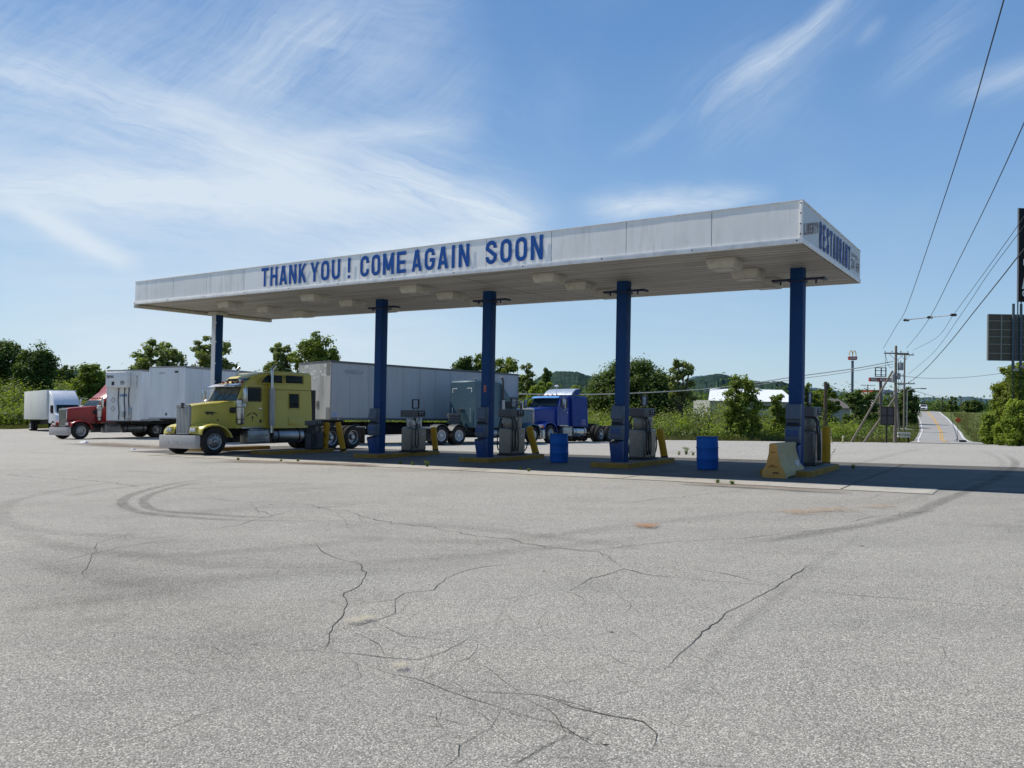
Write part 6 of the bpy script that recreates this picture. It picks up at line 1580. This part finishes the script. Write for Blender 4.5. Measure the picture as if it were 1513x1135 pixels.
# wires
WIR = surf('wire', (.03, .032, .035), .6); WIRL = surf('pale_cable', (.42, .42, .40), .5)
def wire(label, pts, r, m=WIR, sag=0):
    q = [pts[0]]
    P = [pt(*a) for a in pts]; out = []
    for i in range(len(P)-1):
        p0, p1, p2, p3 = P[max(0, i-1)], P[i], P[i+1], P[min(len(P)-1, i+2)]
        for j in range(12): t = j/12; out.append(.5*((2*p1) + (p2-p0)*t + (2*p0-5*p1+4*p2-p3)*t*t + (3*p1-p0-3*p2+p3)*t**3))
    out.append(P[-1]); rs = [r*lerp(1, 1, i/len(out)) for i in range(len(out))]
    o = MB().tube(out, r, 6, rs=rs).build('overhead_wire', m, None); tag(o, label, 'wire', 'overhead wires'); return o
wire('leftmost black overhead wire, running steeply up to the top edge of the view', [(1305, 515, 75), (1323, 484, 62), (1339.5, 455, 52), (1386, 320, 32), (1430, 185, 23.5), (1462, 75, 19), (1500, -60, 15.5)], .016)
wire('second overhead wire from the left, reaching the right edge of the view', [(1339, 515, 75), (1358, 492, 62), (1378, 462, 52), (1414, 390, 40), (1450, 318, 32), (1480, 255, 27), (1513, 182, 23), (1560, 75, 18.5)], .016)
wire('third overhead wire, below the spreader bar end', [(1350, 517, 75), (1385, 498, 62), (1409, 465, 50), (1442, 420, 42), (1478, 370, 35), (1513, 320, 30), (1570, 232, 25)], .013)
wire('fourth thin overhead wire, close below the third', [(1342, 553, 75), (1380, 520, 62), (1420, 465, 48), (1460, 405, 40), (1513, 334, 32), (1570, 255, 27)], .013)
wire('thickest, lowest overhead cable rising to the black sign', [(1341, 567, 75), (1365, 548, 66), (1400, 510, 54), (1440, 460, 44), (1480, 410, 37), (1513, 368, 32), (1570, 300, 27)], .026)
wire('pale thick cable sagging away left from the nearest pole', [(1320, 534, 75), (1260, 545, 75), (1180, 556, 75), (1100, 568, 75), (1040, 575, 75), (960, 580, 74), (860, 583, 72), (760, 582, 70)], .045, WIRL)
wire('pale thin cable just below the thick pale one', [(1320, 538, 75), (1240, 552, 75), (1170, 561, 75), (1110, 570, 75), (1040, 577.5, 75)], .028, WIRL)
wire('thin wire sagging right from the pole cluster to the billboard', [(1336, 556, 96), (1370, 559, 96), (1420, 558, 96), (1470, 553, 94), (1530, 544, 92)], .022)
wire('low dark wire running to the far poles', [(1336, 575, 96), (1360, 580, 150), (1392, 588, 235), (1420, 587, 260)], .04)
wire('low sagging wire between the old blackened pole and the tiny distant pole', [(1220, 567, 72), (1245, 577, 110), (1262, 579, 160), (1282, 573, 210)], .03)
sb = empty('wire_spreader', 'spreader bar with three clamps holding the overhead wires apart', 'spreader', pt(1373, 468, 52)); o_ = sb.location.copy()
A_, M_, B_ = pt(1336, 473, 54)-o_, pt(1374, 469, 53)-o_, pt(1411, 465.5, 50)-o_
MB().tube([A_, M_, B_], .03, 6).build('bar', GALV, sb)
for q in (A_+Vector((.15,0,0)), M_, B_-Vector((.1,0,0))): MB().lathe([(.02,-.22),(.09,-.16),(.09,.16),(.02,.22)], 8, 'x', tuple(q)).build('clamp', BPL, sb)

# golden arches sign on a tall pole
YARCH = surf('arches_yellow', (.60, .36, .03), .5, dirt=.15); SRED = surf('sign_red', (.30, .025, .02), .5, dirt=.2); WLT = surf('sign_white_lettering', (.7,.68,.66), .5)
D_ = 190; p = at(1259, D_); e = empty('restaurant_sign', 'tall pole sign with yellow double arches above a red name box', 'sign', p); H_ = up(1259, 527, D_)-p.z; k = D_/1136
MB().cyl((0,0,-1), (0,0,H_-1), .35, .30, 12).build('sign_pole', surf('sign_pole_grey', (.12,.15,.18), .6), e)
bx = MB().loft([[(-6.0*k,-.5,H_), (6.0*k,-.5,H_), (5.2*k,-.5,H_-5*k), (-5.2*k,-.5,H_-5*k)], [(-6.0*k,.5,H_), (6.0*k,.5,H_), (5.2*k,.5,H_-5*k), (-5.2*k,.5,H_-5*k)]]).build('name_box', SRED, e)
letters("MCDONALDS", -4.6*k, 4.6*k, H_-3.8*k, H_-1.4*k, lambda x, z, off: (x, -.5-off*4, z), th=.2).build('lettering', WLT, bx, smooth=False)
mb = MB()
for c in (-2.55, 2.55):
    q = [(k*(c+2.45*math.cos(a)), 0, H_ + k*(1.5+7.2*math.sin(a)**.8 if math.sin(a) > 0 else 0)) for a in [math.pi*i/14 for i in range(15)]]
    mb.tube([(a, 0, max(H_, b)) for a, _, b in q], .55*k, 6)
mb.build('arches', YARCH, e)
# plaza pylon: empty frame over a red lettered board
D_ = 130; k = D_/1136; p = at(1301, D_); e = empty('plaza_sign', 'red board lettered in white under an empty rectangular sign frame', 'sign', p); zz = lambda y: up(1301, y, D_)-p.z
MB().cyl((0,0,-1), (0,0,zz(558)), .28, .24, 12).build('sign_pole', surf('sign_pole_rust', (.16,.12,.12), .7), e)
mb = MB(); x0, x1, z0, z1 = -8.5*k, 8*k, zz(557), zz(543)
for a in ((x0, x1, z0, z0+.12), (x0, x1, z1-.12, z1), (x0, x1, (z0+z1)/2+.2, (z0+z1)/2+.3), (x0, x1, (z0+z1)/2-.5, (z0+z1)/2-.4)): mb.bb(a[0], a[1], -.1, .1, a[2], a[3])
for x in (x0, 0, x1-.12): mb.bb(x, x+.12, -.09, .09, z0+.13, z1-.13)
mb.build('empty_frame', surf('frame_dark', (.05,.05,.055), .6), e)
bd = MB().bb(-17*k, 17*k, -.25, .25, zz(564), zz(558.2)).build('name_board', SRED, e); letters('TRUCK / AUTO PLAZA', -16*k, 16*k, zz(562.9), zz(559.3), lambda x, z, off: (x, -.25-off*4, z), th=.2).build('lettering', WLT, bd, smooth=False)
# back of a framed sign on a single post
p = at(1311, 73); k = 73/1136; e = empty('sign_back', 'dark grey back of a square road sign on one post beside the utility pole', 'sign', p); zz = lambda y: up(1311, y, 73)-p.z
MB().bb(-10*k, 10*k, -.03, .03, zz(628), zz(601)).build('panel', surf('sign_back_grey', (.075,.07,.075), .7, dirt=.2), e)
mb = MB(); 
for x in (-10*k, -.05, 10*k-.06): mb.bb(x, x+.07, -.07, -.031, zz(628), zz(601))
for z in (zz(628), zz(615), zz(601)-.07): mb.bb(-10*k, 10*k, -.068, -.0315, z, z+.07)
mb.build('frame', BPL, e); MB().bb(-.06, .06, .0305, .12, -.3, zz(602)).build('post', BPL, e)
# white rails, marker posts
for lb, y in (('upper short white rail lying on the verge beside the pole', 640.5), ('lower short white rail lying on the verge beside the pole', 645)):
    q = at(1336, 78); e = empty('white_rail', lb, 'rail', Vector((q.x, q.y, 0)), 0, 'white rails on the verge'); z = up(1336, y, 78); MB().bb(-.62, .62, -.1, .1, z-.10, z+.10).build('rail_beam', surf('weathered_white_rail', (.55,.54,.50), .7, dirt=.4), e, bevel=.02); MB().bb(-.5, -.4, -.05, .05, q.z-.2, z-.1).bb(.4, .5, -.05, .05, q.z-.2, z-.1).build('foot', WOODD, e)
for lb, px, D, h, ly in (('short leaning yellow marker post by the old blackened pole', 1230, 67, .55, -14), ('short yellow marker post right of the leaning one', 1246, 66, .6, 2)):
    p = at(px, D); e = empty('marker_post', lb, 'post', p); e.rotation_euler = (0, R(ly), 0); MB().cyl((0,0,-.2), (0,0,h), .07, n=10).build('post', surf('pale_yellow_post', (.50,.42,.20), .7, dirt=.3), e); MB().lathe([(.072, h*.8), (.074, h*.9), (.072, h)], 10, 'z', caps=False).build('cap_band', WL, e)
# road works sign
p = at(1416, 96); k = 96/1136; e = empty('roadworks_sign', 'orange diamond road works sign on a low stand on the right verge', 'sign', p); zc = up(1415, 621, 96)-p.z; h = 4.3*k
MB().loft([[(-h*1.25,0,zc), (0,0,zc+h), (h*1.25,0,zc), (0,0,zc-h)], [(-h*1.25,.03,zc), (0,.03,zc+h), (h*1.25,.03,zc), (0,.03,zc-h)]]).build('diamond_panel', surf('sign_orange', (.50,.085,.03), .5), e)
MB().cyl((0,.06,-.1), (0,.06,zc+h*.8), .025, n=6).tube([(-.5,.2,0), (0,.06,.35), (.5,.2,0)], .02, 5).build('stand', BPL, e)
p = at(1423, 86); o = MB().box((0,0,.15), (.7,.4,.25)).build('sandbag', BPL, None, bevel=.08, loc=p); tag(o, 'dark sandbag on the grass below the orange sign', 'sandbag')
# black pylon sign and board back, right edge
D_ = 60; k = D_/1136; p = at(1501.5, D_); e = empty('pylon_sign', 'tall black pylon sign with pale letters above a weathered board, on two posts', 'sign', p); zz = lambda y: up(1501, y, D_)-p.z
PST = surf('pylon_post_blue_grey', (.06,.09,.12), .6, dirt=.3)
for x in (-5.3*k, 6*k): MB().cyl((x,0,-.5), (x,0,zz(449)), .10, n=12).build('post', PST, e)
bk = MB().bb(-2.6*k, 64*k, -.35, -.20, zz(446), zz(309)).build('sign_box', surf('sign_black', (.006,.008,.011), .7, dirt=.05), e, bevel=.03)
MB().bb(-2.9*k, -2.55*k, -.37, -.19, zz(446), zz(308.5)).bb(-2.9*k, 64*k, -.37, -.19, zz(446.8), zz(446)).build('edge_trim', surf('trim_grey_dark', (.10,.11,.13), .5), bk)
sf2 = lambda x, z, off: (x, -.35-off*3, z)
GL_ = surf('sign_pale_lettering', (.75,.77,.77), .5)
for txt, a, b, y0, y1 in (('LIBERTY', 4.2, 60, 393, 384), ('AUTO', 2.6, 55, 428, 409), ('SALES', 2.8, 52, 439, 430)): letters(txt, a*k, b*k, zz(y0), zz(y1), sf2, th=.2).build('lettering', GL_, bk, smooth=False)
bb_ = MB().bb(-41*k, 44*k, .16, .28, zz(533), zz(465)).build('board_back', surf('board_back_olive', (.085,.082,.062), .8, dirt=.5, scale=1.2), e)
mb = MB()
for i, y in enumerate((465, 474.5, 487.5, 498, 509, 522.5, 533)): mb.bb(-41*k, 44*k, .10, .159, zz(y)-.03, zz(y)+.03)
for x in (-41, -21.5, 0, 20, 44): mb.bb(x*k-.04, x*k+.04, .08, .155, zz(533), zz(465))
mb.build('board_frame', surf('board_frame_grey', (.22,.23,.21), .6, dirt=.4), bb_)
mb = MB(); 
for x in (1.0, 6.0): mb.cyl((x*k,.0,zz(532)), (x*k,.0,zz(446)), .05, n=6)
mb.build('strut', PST, e); 
for x, y in ((-10, 547), (8, 542)): MB().box((x*k*.6, -.4, zz(y)), (.3,.25,.18)).tube([(x*k*.4, 0, zz(y)-.1), (x*k*.6, -.35, zz(y)-.1)], .03, 5).build('flood_light', INS, e, bevel=.04)
leaf_obj('creeper', leaves([((x*k, 0, .4+.42*j), (.5, .5, .4), .3+.2*rg.random()) for x in (-5.3, 6) for j in range(14)], 130, .17, random.Random(16)), LF, e)
p = at(1487.5, 59); e = empty('utility_cabinet', 'small grey utility cabinet on a post below the pylon sign', 'cabinet', p); z_ = up(1487, 634, 59)-p.z
MB().box((0,0,z_), (.36,.2,.62)).build('cabinet_body', INS, e, bevel=.02); MB().bb(-.04,.04,-.03,.03,-.2,z_-.3).build('post', GALV, e); MB().box((0,-.11,z_), (.28,.01,.5)).build('door', GALV, e)
# white-roofed building behind the trees
D_ = 165; k = D_/1136; p = at(1105, D_); e = empty('long_building', 'long pale building with a gleaming white metal roof behind the trees', 'building', p); zz = lambda y: up(1105, y, D_)-p.z
RW = surf('white_metal_roof', (.86,.87,.88), .5, dirt=.05); WG = surf('pale_block_wall', (.36,.37,.36), .85, dirt=.4, streak=True)
x0, x1 = -60*k, 70*k
MB().bb(x0+.6, x1, 0, 15, -3, zz(593)).build('wall', WG, e)
r_ = MB().loft([[(x0,-1,zz(593)), (x0+18*k,8,zz(574.5)), (x0+36*k,17,zz(593)-.1)], [(x1,-1,zz(593)), (x1,8,zz(574.5)), (x1,17,zz(593)-.1)]]).build('roof', RW, e, smooth=False)
MB().bb(30*k, 34*k, 7, 9, zz(577), zz(572)).build('roof_vent', INS, r_)
mb = MB()
for x in (x0+2, x0+7, x0+12, 2, 8): w_ = MB().bb(x, x+1.8, -.06, -.002, zz(604), zz(599)).build('window', GLS, e); MB().bb(x-.1, x+1.9, -.09, -.0605, zz(604)-.12, zz(604)).build('sill', WL, w_)
# filling station and brown roof far right of centre
D_ = 230; k = D_/1136; p = at(1305, D_); e = empty('filling_station', 'far red and white filling station with a dark blue canopy', 'building', p); zz = lambda y: up(1305, y, D_)-p.z
MB().bb(-16*k, -2*k, 0, 8, -2, zz(580)).build('wall', surf('station_white', (.6,.6,.58), .6), e); MB().bb(-16.3*k, -1.8*k, -.2, 8.2, zz(580)+.02, zz(576.5)).build('fascia', SRED, e)
MB().loft([[(-4*k,-3,zz(583)), (16*k,-3,zz(583)), (16*k,6,zz(583)), (-4*k,6,zz(583))], [(-4*k,-3,zz(580)), (16*k,-3,zz(580)), (16*k,6,zz(580)), (-4*k,6,zz(580))], [(2*k,0,zz(576)), (10*k,0,zz(576)), (10*k,3,zz(576)), (2*k,3,zz(576))]]).build('canopy_roof', surf('station_blue', (.03,.045,.11), .5), e)
for x in (-2, 14): MB().bb(x*k, (x+1)*k, 0, .5, -2, zz(583)-.02).build('column', INS, e)
D_ = 150; k = D_/1136; p = at(1240, D_); e = empty('low_building', 'low building with a brown-grey roof beyond the thicket', 'building', p); zz = lambda y: up(1240, y, D_)-p.z
MB().bb(-14*k, 16*k, 0, 9, -2, zz(603)).build('wall', WG, e); MB().loft([[(-16*k,-.6,zz(603)), (18*k,-.6,zz(603)), (14*k,5,zz(589)), (-10*k,5,zz(589))], [(-16*k,10,zz(603)), (18*k,10,zz(603)), (14*k,5.2,zz(589)), (-10*k,5.2,zz(589))]]).build('roof', surf('brown_roof', (.15,.13,.12), .8, dirt=.3), e, smooth=False)
